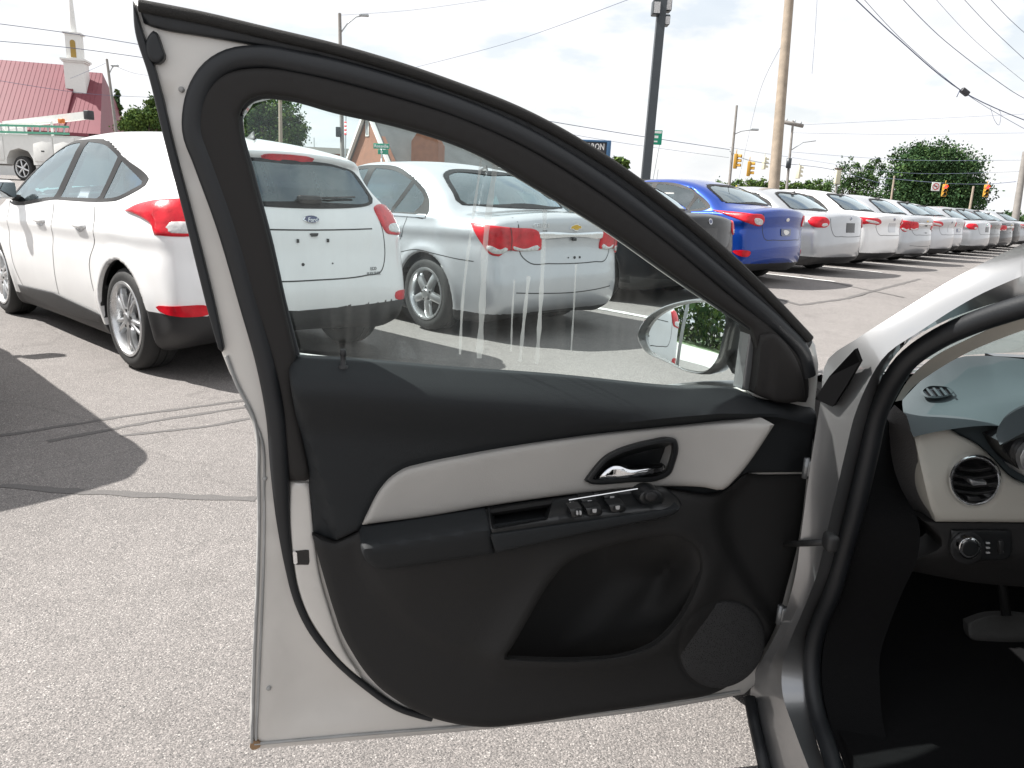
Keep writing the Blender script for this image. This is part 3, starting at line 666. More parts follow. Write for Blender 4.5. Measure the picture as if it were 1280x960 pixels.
# hatchback
fo = Hull([(0, .2), (-.45, .23), (-.66, .29), (-.78, .37), (-.815, .5), (-.80, .66), (-.775, .78), (-.745, .96), (-.70, 1.05), (-.47, 1.355), (-.50, 1.388), (-.42, 1.42), (-.1, 1.475), (.5, 1.525), (1.0, 1.525), (1.5, 1.475), (2.0, 1.29), (2.42, 1.07), (2.7, 1.0)] + FRONT,
          .905, 2.65, (1.02, -.012), wr=.33, crown=.11, cb=.17, tr=.07, tumb=.44, gtaper=.05, h=.016,
          side=[[(2.12, 1.02), (1.21, 1.032, 'c'), (1.13, 1.425, 'c'), (1.42, 1.405), (1.8, 1.26)], [(1.10, 1.034, 'c'), (.40, 1.05, 'c'), (.36, 1.325, 'c'), (.62, 1.398), (1.02, 1.428, 'c')], [(.335, 1.053, 'c'), (.12, 1.07), (-.13, 1.165, 'c'), (.295, 1.302, 'c')]],
          rear=[(0, 1.335), (.42, 1.325), (.545, 1.29), (.60, 1.18), (.61, 1.115), (.55, 1.09), (0, 1.075)], wind=[(0, 1.40), (.5, 1.385), (.62, 1.20), (.70, 1.06), (0, 1.07)], crease=(.86, -.02, .010))
def focus_extra(root, H):
    # oval badge, lettering, camera, plate lamps
    a = [(.060 * math.cos(t), .988 + .025 * math.sin(t)) for t in np.linspace(0, 2 * math.pi, 14, endpoint=False)]
    ov = decal_obj('oval_badge', H.patch(a, 'B', .010, .02, rnd_r=.008, corner=3), M['chrome'], root)
    decal_obj('badge_field', H.patch([(p[0] * .88, .988 + (p[1] - .988) * .84) for p in a], 'B', .0125, .02, corner=3), M['badge_blue'], ov)
    V, F = txt('Ford', .036, .001, False, 1.0, .35); V = np.array(V); pts, _ = H.place(np.stack([-V[:, 0], .988 + V[:, 1]], -1), 'B'); pts[:, 0] -= .0150 + V[:, 2]; obj('lettering', pts, [f[::-1] for f in F], M['chrome'], ov, smooth=False)
    lettering(H, root, 'ECO', .030, -.47, .665, M['grey']); lettering(H, root, 'FLEX FUEL', .030, -.47, .632, M['grey'])
    decal_obj('reversing_camera', H.patch([(-.03, .905), (.03, .905), (.02, .885), (-.02, .885)], 'B', .012, .01, curve=False), M['trim'], root)
    for y in (.12, -.10):
        b = MB(); p = H.place([(y, .86)], 'B')[0][0]; b.box((p[0] - .006, p[1], p[2]), (.010, .013, .022)); b.build('plate_clip', M['trim'], root)
    for y, r in ((.10, .010), (-.12, .005)):
        b = MB(); p = H.place([(y, .715)], 'B')[0][0]; b.lathe([(r, .001), (r, -.005), (.0005, -.005)], 10, 'x', c=tuple(p)); b.build('plate_plug', M['trim'], root)
    b = MB(); b.box((.56, .66, 1.24), (.2, .01, .30)); b.build('window_sheet', M['paper'], root)
    # wiper with its pivot cap
    p = H.place([(-.02, 1.11)], 'B')[0][0]; b = MB(); b.rbox((p[0] - .03, p[1] + .0, p[2]), (.05, .17, .055), .02, 3)
    q = [H.place([(y, z)], 'B')[0][0] + np.array([-.02, 0, .006]) for y, z in ((.0, 1.115), (-.2, 1.12), (-.42, 1.13))]; b.tube(q, .008, 6); b.build('rear_wiper', M['gloss_black'], root, True)
    fin(root, H, .0, M['trim'])
SPEC['hatch'] = dict(hull=fo, paint=M['white'], rearglass=M['darkglass'], rim='twin', tyre=.325,
    dlo=[(2.19, 1.003), (1.15, 1.018), (.30, 1.036), (.10, 1.055), (-.165, 1.163), (.30, 1.325), (.62, 1.419), (1.1, 1.443), (1.45, 1.423), (1.83, 1.278)],
    lamp=[(-.56, 1.0, 'c'), (-.40, 1.055), (-.2, 1.085), (-.05, 1.085), (.01, 1.06), (.035, .98), (.02, .90), (-.05, .885), (-.28, .88, 'c'), (-.30, .93), (-.38, .965)],
    lens=[[(-.20, .945), (-.02, .945), (.005, .915), (-.20, .905)]],
    reflector=[(-.30, .462), (-.16, .485), (.03, .482), (.03, .443), (-.27, .44)], brake=[(-.19, 1.372), (.19, 1.372), (.19, 1.350), (-.19, 1.350)],
    black=lambda c: (c[:, 0] < -.35) & (c[:, 2] < .435),
    seams=[[(1.16, 1.01), (1.20, .6), (1.21, .3)], [(2.18, .99), (2.22, .75), (2.17, .45), (2.05, .28)], [(.40, 1.03), (.39, .8), (.50, .62), (.47, .45)]],
    rear_seams=[[(.60, 1.06), (.61, .9), (.60, .72), (.55, .645), (.4, .625), (0, .615), (-.4, .625), (-.55, .645), (-.60, .72), (-.61, .9), (-.60, 1.06)], [(.5, .93), (0, .925), (-.5, .93)]],
    handles=[(.62, .87), (1.42, .86)], sill=[(.42, .235), (2.2, .235), (2.2, .305), (.42, .30)], mirror=(1.98, 1.06), extra=focus_extra, handle_mat=M['white'],
    head=[(.5, .70), (.80, .80), (.78, .72), (.55, .62)])
# saloon beside it
SEDAN_TAIL = [(0, .2), (-.78, .22), (-.91, .32), (-.945, .5), (-.93, .66), (-.915, .80), (-.925, .95), (-.915, 1.03), (-.86, 1.058), (-.62, 1.07), (-.40, 1.085)]
cr = Hull(SEDAN_TAIL + [(-.1, 1.245), (.2, 1.385), (.55, 1.46), (1.0, 1.482), (1.45, 1.45), (1.85, 1.32), (2.2, 1.15), (2.45, 1.03), (2.75, .98)] + shift(FRONT, .03),
          .898, 2.685, (.985, -.014), wr=.325, crown=.10, cb=.2, tr=.07, tumb=.45, gtaper=.05, h=.016,
          side=[[(2.12, .975), (1.22, .985, 'c'), (1.16, 1.385, 'c'), (1.45, 1.36), (1.82, 1.215)], [(1.12, .988, 'c'), (.58, .995, 'c'), (.42, 1.285, 'c'), (.72, 1.368), (1.07, 1.392, 'c')], [(.53, .997, 'c'), (.22, 1.005, 'c'), (.15, 1.10), (.375, 1.262, 'c')]],
          rear=[(0, 1.385), (.42, 1.375), (.54, 1.33), (.62, 1.19), (.65, 1.115), (.5, 1.10), (0, 1.105)], wind=[(0, 1.41), (.5, 1.395), (.62, 1.20), (.70, 1.06), (0, 1.07)], crease=(.88, -.02, .010))
def bowtie(w, h): return [(-w, -h * .55), (-w * .33, -h * .55), (-w * .36, -h), (w * .42, -h), (w * .42, -h * .45), (w, -h * .45), (w * .86, h * .55), (w * .33, h * .55), (w * .36, h), (-w * .42, h), (-w * .42, h * .55), (-w * .86, h * .55)]
def cruze_extra(root, H):
    b1 = decal_obj('cross_badge', H.patch([(-p[0], .955 + p[1]) for p in bowtie(.078, .030)], 'B', .010, .02, curve=False), M['chrome'], root)
    decal_obj('badge_field', H.patch([(-p[0], .955 + p[1]) for p in bowtie(.066, .021)], 'B', .0125, .02, curve=False), M['gold'], b1)
    lettering(H, root, 'CRUZE', .045, .40, .965, M['chrome'], wide=1.2); lettering(H, root, 'eco', .03, .36, .925, M['grey'])
    lettering(H, root, 'LT', .03, -.46, .965, M['chrome'])
    for y, r in ((.07, .006), (-.01, .012), (-.08, .010)):
        b = MB(); p = H.place([(y, .70)], 'B')[0][0]; b.lathe([(r, .001), (r, -.006), (.0005, -.006)], 10, 'x', c=tuple(p)); b.build('plate_plug', M['trim'], root)
    p = H.place([(0.02, .868)], 'B')[0][0]; b = MB(); b.rbox((p[0] - .016, p[1], p[2] - .014), (.02, .05, .025), .006, 2); b.build('boot_lock', M['trim'], root)
    fin(root, H, .28, M['trim'])
    # price sheet lying against the rear glass
    b = MB(); q = [H.place([(y, z)], 'B')[0][0] + np.array([.012, 0, -.012]) for y, z in ((-.12, 1.24), (-.36, 1.24), (-.30, 1.13), (-.06, 1.13))]
    b.add(q + [v + np.array([.003, 0, -.003]) for v in q], [(0, 1, 2, 3), (7, 6, 5, 4), (0, 4, 5, 1), (1, 5, 6, 2), (2, 6, 7, 3), (3, 7, 4, 0)]); b.build('price_sheet', M['paper'], root)
SPEC['saloon'] = dict(hull=cr, paint=M['palesilver'], rim='five', rearglass=M['glass'],
    dlo=[(2.22, .958), (1.2, .968), (.3, .982), (.02, .99), (.06, 1.08), (.22, 1.215), (.40, 1.30), (.7, 1.395), (1.1, 1.418), (1.5, 1.385), (1.86, 1.245)],
    lamp=[(-.235, .965, 'c'), (-.1, .958), (.1, .945), (.33, .92), (.355, .87), (.365, .765, 'c'), (.16, .755), (.09, .76), (.02, .712, 'c'), (-.05, .722), (-.12, .80)],
    lens=[[(-.095, .79), (-.05, .80), (.02, .772), (.085, .80), (.085, .768), (.02, .728), (-.045, .738)], [(.11, .80), (.21, .78), (.335, .81), (.35, .777), (.13, .768)]], lamp_seam=[(.095, .945), (.11, .86), (.105, .755)],
    seams=[[(1.16, .97), (1.20, .6), (1.21, .27)], [(2.2, .95), (2.24, .75), (2.18, .45), (2.05, .27)], [(.28, .985), (.34, .8), (.50, .62), (.47, .4)], [(.33, .66), (.1, .70), (-.1, .69), (-.4, .665), (-.6, .66)]],
    rear_seams=[[(.62, 1.05), (.60, .85), (.57, .72), (.5, .665), (.3, .655), (0, .65), (-.3, .655), (-.5, .665), (-.57, .72), (-.60, .85), (-.62, 1.05)], [(.62, .42), (0, .40), (-.62, .42)]],
    rear_trim=[([(.44, .905), (0, .91), (-.44, .905), (-.43, .865), (0, .87), (.43, .865)], .016, M['chrome'], 'chrome_strip')],
    handles=[(.47, .87), (1.40, .865)], mirror=(1.98, 1.02), extra=cruze_extra, handle_mat=M['chrome'], bright=[(.03, .983), (.5, .979), (1.2, .967), (2.2, .957)], head=[(.5, .70), (.80, .80), (.78, .72), (.55, .62)])
# compact saloon with a tall boot
ac = Hull([(0, .2), (-.72, .23), (-.84, .34), (-.87, .5), (-.86, .66), (-.845, .85), (-.86, 1.0), (-.845, 1.06), (-.78, 1.085), (-.55, 1.10), (-.38, 1.12), (-.1, 1.25), (.2, 1.37), (.55, 1.445), (1.0, 1.465), (1.4, 1.43), (1.8, 1.29), (2.15, 1.12), (2.4, 1.02), (2.65, .96)] + shift(FRONT, -.05),
          .865, 2.57, (.97, -.03), wr=.315, crown=.10, cb=.2, tr=.06, tumb=.43,
          side=[[(2.05, .93), (1.17, .955, 'c'), (1.11, 1.365, 'c'), (1.4, 1.34), (1.76, 1.2)], [(1.07, .957, 'c'), (.36, .985, 'c'), (.28, 1.22), (.6, 1.33), (1.02, 1.37, 'c')], [(.30, .99, 'c'), (.0, 1.05, 'c'), (.22, 1.19, 'c')]],
          rear=[(0, 1.37), (.42, 1.36), (.52, 1.32), (.60, 1.18), (.62, 1.14), (.5, 1.13), (0, 1.135)], wind=[(0, 1.40), (.5, 1.385), (.60, 1.20), (.68, 1.05), (0, 1.06)], crease=(.84, -.07, .016))
def accent_extra(root, H):
    b = MB()
    z = H.place([(.18, 0)], 'U')[0][0][2]; b.tube([(.18, 0, z), (.05, 0, z + .11)], .004, 5); b.build('aerial', M['trim'], root)
    p = [(.14, .80), (-.14, .80), (-.14, .70), (.14, .70)]; o = decal_obj('dealer_plate', H.patch(p, 'B', .01, .04, curve=False), M['badge_blue'], root)
    decal_obj('plate_mark', H.patch([(.08, .77), (-.03, .78), (-.09, .75), (-.05, .725), (.05, .725)], 'B', .0125, .03, corner=3), M['paper'], o)
    a = [(.05 * math.cos(t), .93 + .025 * math.sin(t)) for t in np.linspace(0, 2 * math.pi, 12, endpoint=False)]; decal_obj('boot_badge', H.patch(a, 'B', .008, .02, corner=2), M['chrome'], root)
    b = MB(); b.box((.75, .70, 1.13), (.2, .01, .22)); b.build('window_sheet', M['paper'], root)
    c = [(-.02 + .09 * math.cos(t), .83 + .09 * math.sin(t)) for t in np.linspace(0, 2 * math.pi, 12, endpoint=False)]; V, F = H.strip(c, 'L', .006, .0012, closed=True, mirror=False); obj('fuel_flap_gap', V, F, M['trim'], root)
SPEC['compact'] = dict(black=lambda c: (c[:, 0] < -.5) & (c[:, 2] < .31), hull=ac, paint=M['blue'], rim='ten', tyre=.305,
    dlo=[(2.15, .905), (1.1, .935), (.3, .97), (-.06, 1.045), (.2, 1.225), (.6, 1.365), (1.08, 1.39), (1.45, 1.365), (1.82, 1.22)],
    lamp=[(-.50, 1.02, 'c'), (-.3, 1.01), (-.05, .995), (.16, .97), (.18, .90), (.14, .84), (-.04, .86), (-.25, .93)], lens=[[(.0, .93), (.15, .91), (.15, .86), (.03, .865)]],
    reflector=[(-.22, .47), (.02, .475), (0, .42), (-.16, .425)],
    seams=[[(1.13, .94), (1.17, .6), (1.18, .27)], [(.30, .97), (.33, .8), (.48, .62), (.45, .4)], [(2.1, .9), (2.14, .7), (2.08, .45), (1.95, .27)]],
    rear_seams=[[(.57, 1.06), (.55, .8), (.5, .66), (.3, .645), (0, .64), (-.3, .645), (-.5, .66), (-.55, .8), (-.57, 1.06)]],
    handles=[(.50, .86), (1.32, .85)], mirror=(1.92, 1.0), extra=accent_extra)
# executive saloon with rounded lamps
ex = Hull([(0, .2), (-.80, .22), (-.95, .32), (-.985, .5), (-.975, .66), (-.96, .82), (-.95, .93), (-.93, 1.0), (-.86, 1.03), (-.6, 1.045), (-.42, 1.055), (-.1, 1.20), (.2, 1.335), (.6, 1.415), (1.0, 1.43), (1.45, 1.40), (1.85, 1.27), (2.2, 1.10), (2.45, 1.0), (2.75, .95)] + shift(FRONT, .05),
          .9, 2.75, (.955, -.012), wr=.33, crown=.09, cb=.2, tr=.07, tumb=.42,
          side=[[(2.1, .945), (1.22, .955, 'c'), (1.16, 1.335, 'c'), (1.45, 1.31), (1.8, 1.18)], [(1.12, .957, 'c'), (.50, .962, 'c'), (.40, 1.24), (.7, 1.315), (1.07, 1.34, 'c')], [(.45, .965, 'c'), (.14, .972), (.2, 1.12), (.36, 1.222, 'c')]],
          rear=[(0, 1.335), (.42, 1.325), (.54, 1.285), (.62, 1.15), (.65, 1.085), (.5, 1.07), (0, 1.075)], wind=[(0, 1.365), (.5, 1.35), (.62, 1.16), (.70, 1.03), (0, 1.04)], crease=(.84, -.03, .014))
def round_mark(rr, z):
    def f(root, H):
        a = [(rr * math.cos(t), z + rr * .8 * math.sin(t)) for t in np.linspace(0, 2 * math.pi, 14, endpoint=False)]; o = decal_obj('round_badge', H.patch(a, 'B', .008, .02, corner=2), M['chrome'], root)
        decal_obj('badge_field', H.patch([(p[0] * .78, z + (p[1] - z) * .78) for p in a], 'B', .0105, .02, corner=2), M['badge_blue'], o); fin(root, H, .2, M['trim'])
    return f
SPEC['executive'] = dict(black=lambda c: (c[:, 0] < -.5) & (c[:, 2] < .31), hull=ex, paint=M['silver'], rim='ten',
    dlo=[(2.2, .928), (1.2, .938), (.3, .95), (.05, .957), (.12, 1.12), (.38, 1.265), (.7, 1.345), (1.1, 1.368), (1.5, 1.335), (1.86, 1.2)],
    lamp=[(-.18, .89), (-.13, .945), (0, .965), (.13, .945), (.18, .88), (.14, .81), (.03, .79), (-.09, .80), (-.15, .84)], lens=[[(.02, .845), (.14, .86), (.14, .83), (.03, .815)]],
    seams=[[(1.16, .94), (1.20, .6), (1.21, .27)], [(.24, .955), (.34, .8), (.50, .62), (.47, .4)], [(2.18, .92), (2.22, .7), (2.16, .45), (2.05, .27)]],
    rear_seams=[[(.6, 1.0), (.58, .8), (.5, .67), (.3, .655), (0, .65), (-.3, .655), (-.5, .67), (-.58, .8), (-.6, 1.0)]],
    plate=(0, .80, .16, .08, M['gloss_black']), handles=[(.45, .84), (1.38, .83)], mirror=(1.95, .98), extra=round_mark(.04, .955))
# family saloon with long wedge lamps
fa = Hull([(0, .2), (-.82, .22), (-.96, .33), (-.99, .5), (-.985, .66), (-.96, .84), (-.985, .98), (-.97, 1.04), (-.90, 1.062), (-.65, 1.075), (-.50, 1.09), (-.15, 1.26), (.2, 1.40), (.6, 1.465), (1.05, 1.485), (1.5, 1.445), (1.9, 1.30), (2.25, 1.13), (2.5, 1.02), (2.8, .96)] + shift(FRONT, .08),
          .905, 2.76, (.985, -.02), wr=.325, crown=.10, cb=.21, tr=.07, tumb=.44,
          side=[[(2.15, .96), (1.22, .975, 'c'), (1.16, 1.385, 'c'), (1.45, 1.36), (1.82, 1.215)], [(1.12, .977, 'c'), (.45, .99, 'c'), (.34, 1.26), (.7, 1.362), (1.07, 1.39, 'c')], [(.39, .992, 'c'), (.02, 1.02, 'c'), (.29, 1.235, 'c')]],
          rear=[(0, 1.395), (.42, 1.385), (.54, 1.34), (.63, 1.19), (.66, 1.12), (.5, 1.105), (0, 1.11)], wind=[(0, 1.42), (.5, 1.405), (.62, 1.2), (.7, 1.06), (0, 1.07)], crease=(.87, -.05, .015))
SPEC['family'] = dict(black=lambda c: (c[:, 0] < -.5) & (c[:, 2] < .31), hull=fa, paint=M['white'], rim='six',
    dlo=[(2.25, .94), (1.2, .957), (.35, .972), (-.05, 1.01), (.28, 1.275), (.7, 1.392), (1.1, 1.418), (1.5, 1.385), (1.88, 1.24)],
    lamp=[(-.44, .985, 'c'), (-.2, .985), (.05, .975), (.28, .95), (.33, .89), (.28, .855), (.05, .865), (-.1, .855), (-.2, .91)], lens=[[(-.05, .925), (.2, .915), (.28, .885), (.02, .89)]],
    seams=[[(1.16, .96), (1.20, .6), (1.21, .27)], [(.30, .975), (.34, .8), (.50, .62), (.47, .4)], [(2.2, .935), (2.24, .7), (2.18, .45), (2.05, .27)]],
    rear_seams=[[(.6, 1.03), (.58, .8), (.5, .67), (.3, .655), (0, .65), (-.3, .655), (-.5, .67), (-.58, .8), (-.6, 1.03)]],
    plate=(0, .80, .17, .09, M['palesilver']), handles=[(.45, .86), (1.38, .855)], mirror=(1.98, 1.0), extra=round_mark(.045, .965))
def park(root, k, back=0.0, dh=0.0, dz=0.0, off=(0, 0)):
    p = slot(k, back) + np.array(off); root.location = (p[0], p[1], float(gz(p[0], p[1])) + dz); root.rotation_euler = (0, 0, HEAD + dh)
    # sit on the gently sloping pavement
    q = p + HD * 2.6; root.rotation_euler = Euler((0, -math.atan2(float(gz(*q)) - float(gz(*p)), 2.6), HEAD + dh), 'XYZ')
    return root
GRP = 'cars parked in the row'
hatch = build_car('hatchback', 'white hatchback with red boomerang tail lamps, partly hidden by the open door', 'car', SPEC['hatch'], GRP); park(hatch, 0, .05, rad(4.5))
saloon = build_car('saloon_car', 'pale silver saloon with gold badge seen through the door window', 'car', SPEC['saloon'], GRP); park(saloon, 1, .0, rad(2), off=(-.0, -.30))
compact = build_car('saloon_car', 'bright blue compact saloon beside the black lamp post', 'car', SPEC['compact'], GRP); park(compact, 3)
execu = build_car('saloon_car', 'silver saloon with rounded red tail lamps, next after the blue car', 'car', SPEC['executive'], GRP); park(execu, 4)
family = build_car('saloon_car', 'white saloon with red wedge lamps, next after the round-lamped silver car', 'car', SPEC['family'], GRP); park(family, 5)
def again(src, k, pm, label, back=0.0, dh=0.0):
    c = copy_tree(src, None, pm); c['label'] = label; park(c, k, back, dh or rad(((k * 37) % 5 - 2) * .7)); return c
again(execu, 2, M['black'], 'black saloon half hidden behind the sloping door frame, left of the blue car')
again(saloon, 6, M['silver'], 'silver saloon second past the first white one in the row', .1)
again(family, 7, M['palesilver'], 'pale wedge-lamped saloon second past the other one with wedge lamps', .05)
again(compact, 8, M['palesilver'], 'pale silver compact further along the row, beyond the white saloons', -.1)
again(execu, 9, M['silver'], 'silver saloon near the far end of the row, left of the dark grey ones', .1)
again(family, 10, M['grey'], 'mid grey saloon near the far end of the row', 0)
again(saloon, 11, M['dark'], 'dark grey saloon far down the row, right of the mid grey one', .1)
again(execu, 12, M['black'], 'black saloon last but one in the far row', 0)
again(family, 13, M['silver'], 'farthest silver saloon at the end of the row', .1)
again(hatch, -1, M['white'], 'white hatchback left of the picture whose shadow falls on the pavement', .35)
# ---------------------------------------------------------------- the silver car we stand beside, its driver's door open
M['door_trim'] = mat('door_trim', (.0205, .020, .020), .72, bump=.25, bscale=900, var=.06, spec=.32)
M['soft_trim'] = mat('soft_trim', (.0145, .0165, .0185), .64, bump=.25, bscale=900, var=.06, spec=.32)
M['frame_trim'] = mat('frame_trim', (.0195, .018, .0175), .7, bump=.12, bscale=700, spec=.32)
M['seal'] = mat('rubber_seal', (.009, .0105, .013), .5, bump=.1, bscale=300, var=.12, vscale=15)
M['flock'] = mat('flocked_rubber', (.022, .021, .02), .95, bump=.9, bscale=700, var=.4, vscale=80)
M['insert'] = mat('grey_insert', (.40, .385, .365), .75, bump=.2, bscale=700, var=.04, vscale=10)
M['grille'] = mat('speaker_cloth', (.020, .020, .021), .7)
def perforate(m, scale):
    nt = m.node_tree; N = nt.nodes.new; L = nt.links.new; b = nt.nodes['Principled BSDF']; tc = N('ShaderNodeTexCoord'); v = N('ShaderNodeTexVoronoi'); v.inputs['Scale'].default_value = scale; v.inputs['Randomness'].default_value = .9
    L(tc.outputs['Object'], v.inputs['Vector']); r = N('ShaderNodeMapRange'); r.inputs[1].default_value = .22; r.inputs[2].default_value = .34; L(v.outputs['Distance'], r.inputs[0]); x = N('ShaderNodeMixRGB'); x.inputs[1].default_value = (.003, .003, .003, 1); x.inputs[2].default_value = (.030, .030, .031, 1)
    L(r.outputs[0], x.inputs['Fac']); L(x.outputs[0], b.inputs['Base Color']); bp = N('ShaderNodeBump'); bp.inputs['Distance'].default_value = .001; L(r.outputs[0], bp.inputs['Height']); L(bp.outputs[0], b.inputs['Normal'])
perforate(M['grille'], 330)
M['piano'] = mat('switch_black', (.016, .017, .018), .32)
M['legend'] = mat('legend_white', (.45, .45, .45), .6)
M['sheet'] = mat('paint_door_sheet', (.64, .62, .59), .38, metal=.12, coat=.6, var=.06, vscale=9, bump=.04, bscale=40)
M['hem'] = mat('sealer_bead', (.36, .36, .355), .55, var=.12, vscale=30)
M['rust'] = mat('rust', (.27, .17, .095), .9, var=.4, vscale=60)
M['winglass'] = glass_mat('door_glass', (.86, .96, .955), dirt=.035, streaky=True)
M['screen'] = glass_mat('windscreen_glass', (.74, .86, .86))
M['mirror'] = mat('mirror_silvering', (.9, .92, .92), .01, metal=1.0)
M['satin'] = mat('satin_chrome', (.92, .92, .93), .22, metal=1.0)
M['dash'] = mat('dash_soft', (.046, .060, .066), .68, bump=.3, bscale=700, var=.06)
M['dashlow'] = mat('dash_lower', (.026, .025, .025), .6, bump=.3, bscale=700, spec=.32)
M['endcap'] = mat('dash_end', (.11, .105, .104), .42, bump=.9, bscale=420)
M['beige'] = mat('dash_beige', (.50, .48, .43), .6, bump=.15, bscale=800)
M['carpet'] = mat('carpet', (.009, .009, .0095), .95, bump=.6, bscale=500, spec=.06)
def streak_mat():
    m = bpy.data.materials.new('dried_streak'); m.use_nodes = True; nt = m.node_tree; nt.nodes.clear(); N = nt.nodes.new; L = nt.links.new
    o = N('ShaderNodeOutputMaterial'); t = N('ShaderNodeBsdfTransparent'); d = N('ShaderNodeBsdfTranslucent'); d.inputs[0].default_value = (.85, .85, .82, 1); e = N('ShaderNodeBsdfDiffuse'); e.inputs[0].default_value = (.85, .85, .82, 1)
    a = N('ShaderNodeMixShader'); a.inputs[0].default_value = .5; L(d.outputs[0], a.inputs[1]); L(e.outputs[0], a.inputs[2])
    n = N('ShaderNodeTexNoise'); n.inputs['Scale'].default_value = 9; tc = N('ShaderNodeTexCoord'); L(tc.outputs['Object'], n.inputs['Vector'])
    r = N('ShaderNodeMapRange'); r.inputs[1].default_value = .3; r.inputs[2].default_value = .7; r.inputs[3].default_value = .20; r.inputs[4].default_value = .48; L(n.outputs['Fac'], r.inputs[0])
    b = N('ShaderNodeMixShader'); L(r.outputs[0], b.inputs[0]); L(t.outputs[0], b.inputs[1]); L(a.outputs[0], b.inputs[2]); L(b.outputs[0], o.inputs[0]); return m
M['streak'] = streak_mat()
OWN = np.array([1.395, -.80, 0.0])                   # rear axle of the near car; it faces +Y
own = empty('silver_car', tuple(OWN)); tag(own, 'silver car nearest the viewer with its front door wide open', 'car')
DO = np.array([.494, 1.343, .25]); DU = np.array([.973, .234, 0]); DU /= np.linalg.norm(DU); DN = np.array([DU[1], -DU[0], 0]); DV = np.array([0, 0, 1.0])
def dpt(px, py, w):
    """point of the door plane, raised by w towards the cabin, that lies on the line of sight"""
    d = ray(px, py); t = (w - (CAM - DO) @ DN) / (d @ DN); return CAM + d * t
def dpts(P, w):
    P = np.asarray(P, float); w = np.broadcast_to(w, (len(P),)); d = CF * FPX + np.outer(P[:, 0] - 640, CR) - np.outer(P[:, 1] - 480, CU)
    t = (w - (CAM - DO) @ DN) / (d @ DN); return CAM + d * t[:, None]
def panel(name, poly, w, m, parent, back=-.02, sp=14, r_px=0, r_w=0, holes=(), curve=7, relief=None, ang=40, midx=None, mats=None, feats=(), hole_rim=None):
    """a moulded piece of the door: outline, edge radius, relief"""
    P = spline(poly, curve) if curve else np.array([p[:2] for p in poly], float)
    Hs = [spline(h, curve) for h in holes]
    V2, T, loops, D = fill2d(P, sp, Hs, insets=(r_px * .12, r_px * .4, r_px) if r_px else (), feats=feats)
    W = np.full(len(V2), float(w)) if not callable(w) else w(V2)
    if relief is not None: W = W + relief(V2)
    if r_px: W = W - r_w * (1 - np.sqrt(np.maximum(0, 1 - (1 - np.clip(D / r_px, 0, 1))**2)))
    A = dpts(V2, W); F = [tuple(t) for t in T]
    nn = np.cross(A[T[0][1]] - A[T[0][0]], A[T[0][2]] - A[T[0][0]])
    if nn @ DN < 0: F = [f[::-1] for f in F]
    Vl = list(A); Wb = W
    for l in loops:
        b = len(Vl); n = len(l)
        for i in l: Vl.append(A[i] - DN * ((W[i] - back) if (hole_rim is None or l is loops[0]) else hole_rim))
        for i in range(n): F.append((l[i], l[(i + 1) % n], b + (i + 1) % n, b + i))
    Vl = np.array(Vl) - OWN
    mi = midx(V2, T) if midx else None
    if mi is not None: mi = list(mi) + [0] * (len(F) - len(mi))
    return obj(name, Vl, F, mats or m, parent, midx=mi, ang=ang)
def dtube(name, pts, w, r, m, parent, n=10, flat=None, closed=False, step=10):
    P = resample(spline(pts, 8, closed=closed), step, closed=closed); A = dpts(P, w) - OWN
    V, F = sweep(list(A), (flat[0], flat[1], DN) if flat else r, n, True, closed); return obj(name, V, F, m, parent, ang=60)

WIN = [(368, 449, 'c'), (357, 390), (339, 310), (313, 212), (300, 160), (300, 141), (309, 127), (325, 120), (354, 121), (421, 138), (500, 156), (589, 186), (677, 236), (764, 289), (852, 351), (905, 387), (950, 413, 'c'), (940, 496, 'c'), (870, 493), (700, 478), (560, 468), (430, 456)]
OUT = [(166, 2, 'c'), (200, 6), (252, 16), (337, 36), (421, 56), (500, 79), (567, 101), (655, 136), (742, 184), (830, 246), (917, 320), (983, 386), (1016, 424), (1022, 445), (1019, 500), (1013, 590), (1003, 660), (992, 725), (978, 780), (962, 825), (948, 851), (930, 868, 'c'), (840, 884), (700, 902), (560, 916), (440, 926), (335, 935), (313, 937, 'c'), (312, 905), (317, 800), (321, 700), (322, 620), (319, 545), (303, 497), (281, 452), (268, 400), (250, 335), (233, 270), (210, 183), (188, 93), (171, 30)]
PKH = [(606, 850), (640, 768), (676, 710), (704, 686), (752, 668), (814, 658), (850, 658), (880, 672), (890, 702), (882, 748), (858, 796), (826, 826), (790, 842), (720, 852)]
BZH = [(737, 599), (750, 583), (774, 567), (814, 555), (838, 553), (842, 560), (838, 578), (830, 594), (790, 597)]
door = panel('door', OUT, 0.0, M['sheet'], own, back=-.055, sp=24, r_px=10, r_w=.004, holes=[WIN, PKH], relief=lambda q: -.012 * sstep(0, 26, -sd_poly(q, np.array([(205, 60), (232, 150), (262, 270), (300, 440), (350, 560), (368, 690), (390, 780), (500, 890), (340, 920), (336, 700), (332, 560), (292, 440), (262, 350), (205, 130)], float))))
# outer skin below the belt, so that the door has its thickness
skin = [(374, 470), (700, 492), (1000, 505), (985, 700), (930, 830), (700, 862), (360, 885), (350, 700), (358, 560)]
panel('outer_skin', skin, -.125, M['own_silver'], door, back=-.14, sp=40, r_px=14, r_w=.01)
# seams of sealer along the flange
for P_, r_ in (([(306, 505), (326, 545), (330, 620), (329, 720), (325, 820), (320, 925)], .0022), ([(283, 445), (296, 480), (318, 525), (323, 600), (322, 720), (317, 840), (315, 928)], .003), ([(318, 930), (440, 919), (600, 906), (760, 889), (925, 864)], .0028)):
    dtube('sealer_bead', P_, .0015, r_, M['hem'], door, n=6)
panel('rust_spot', [(313, 929), (321, 926), (327, 931), (320, 937), (313, 937)], .0035, M['rust'], door, back=-.002, sp=5)
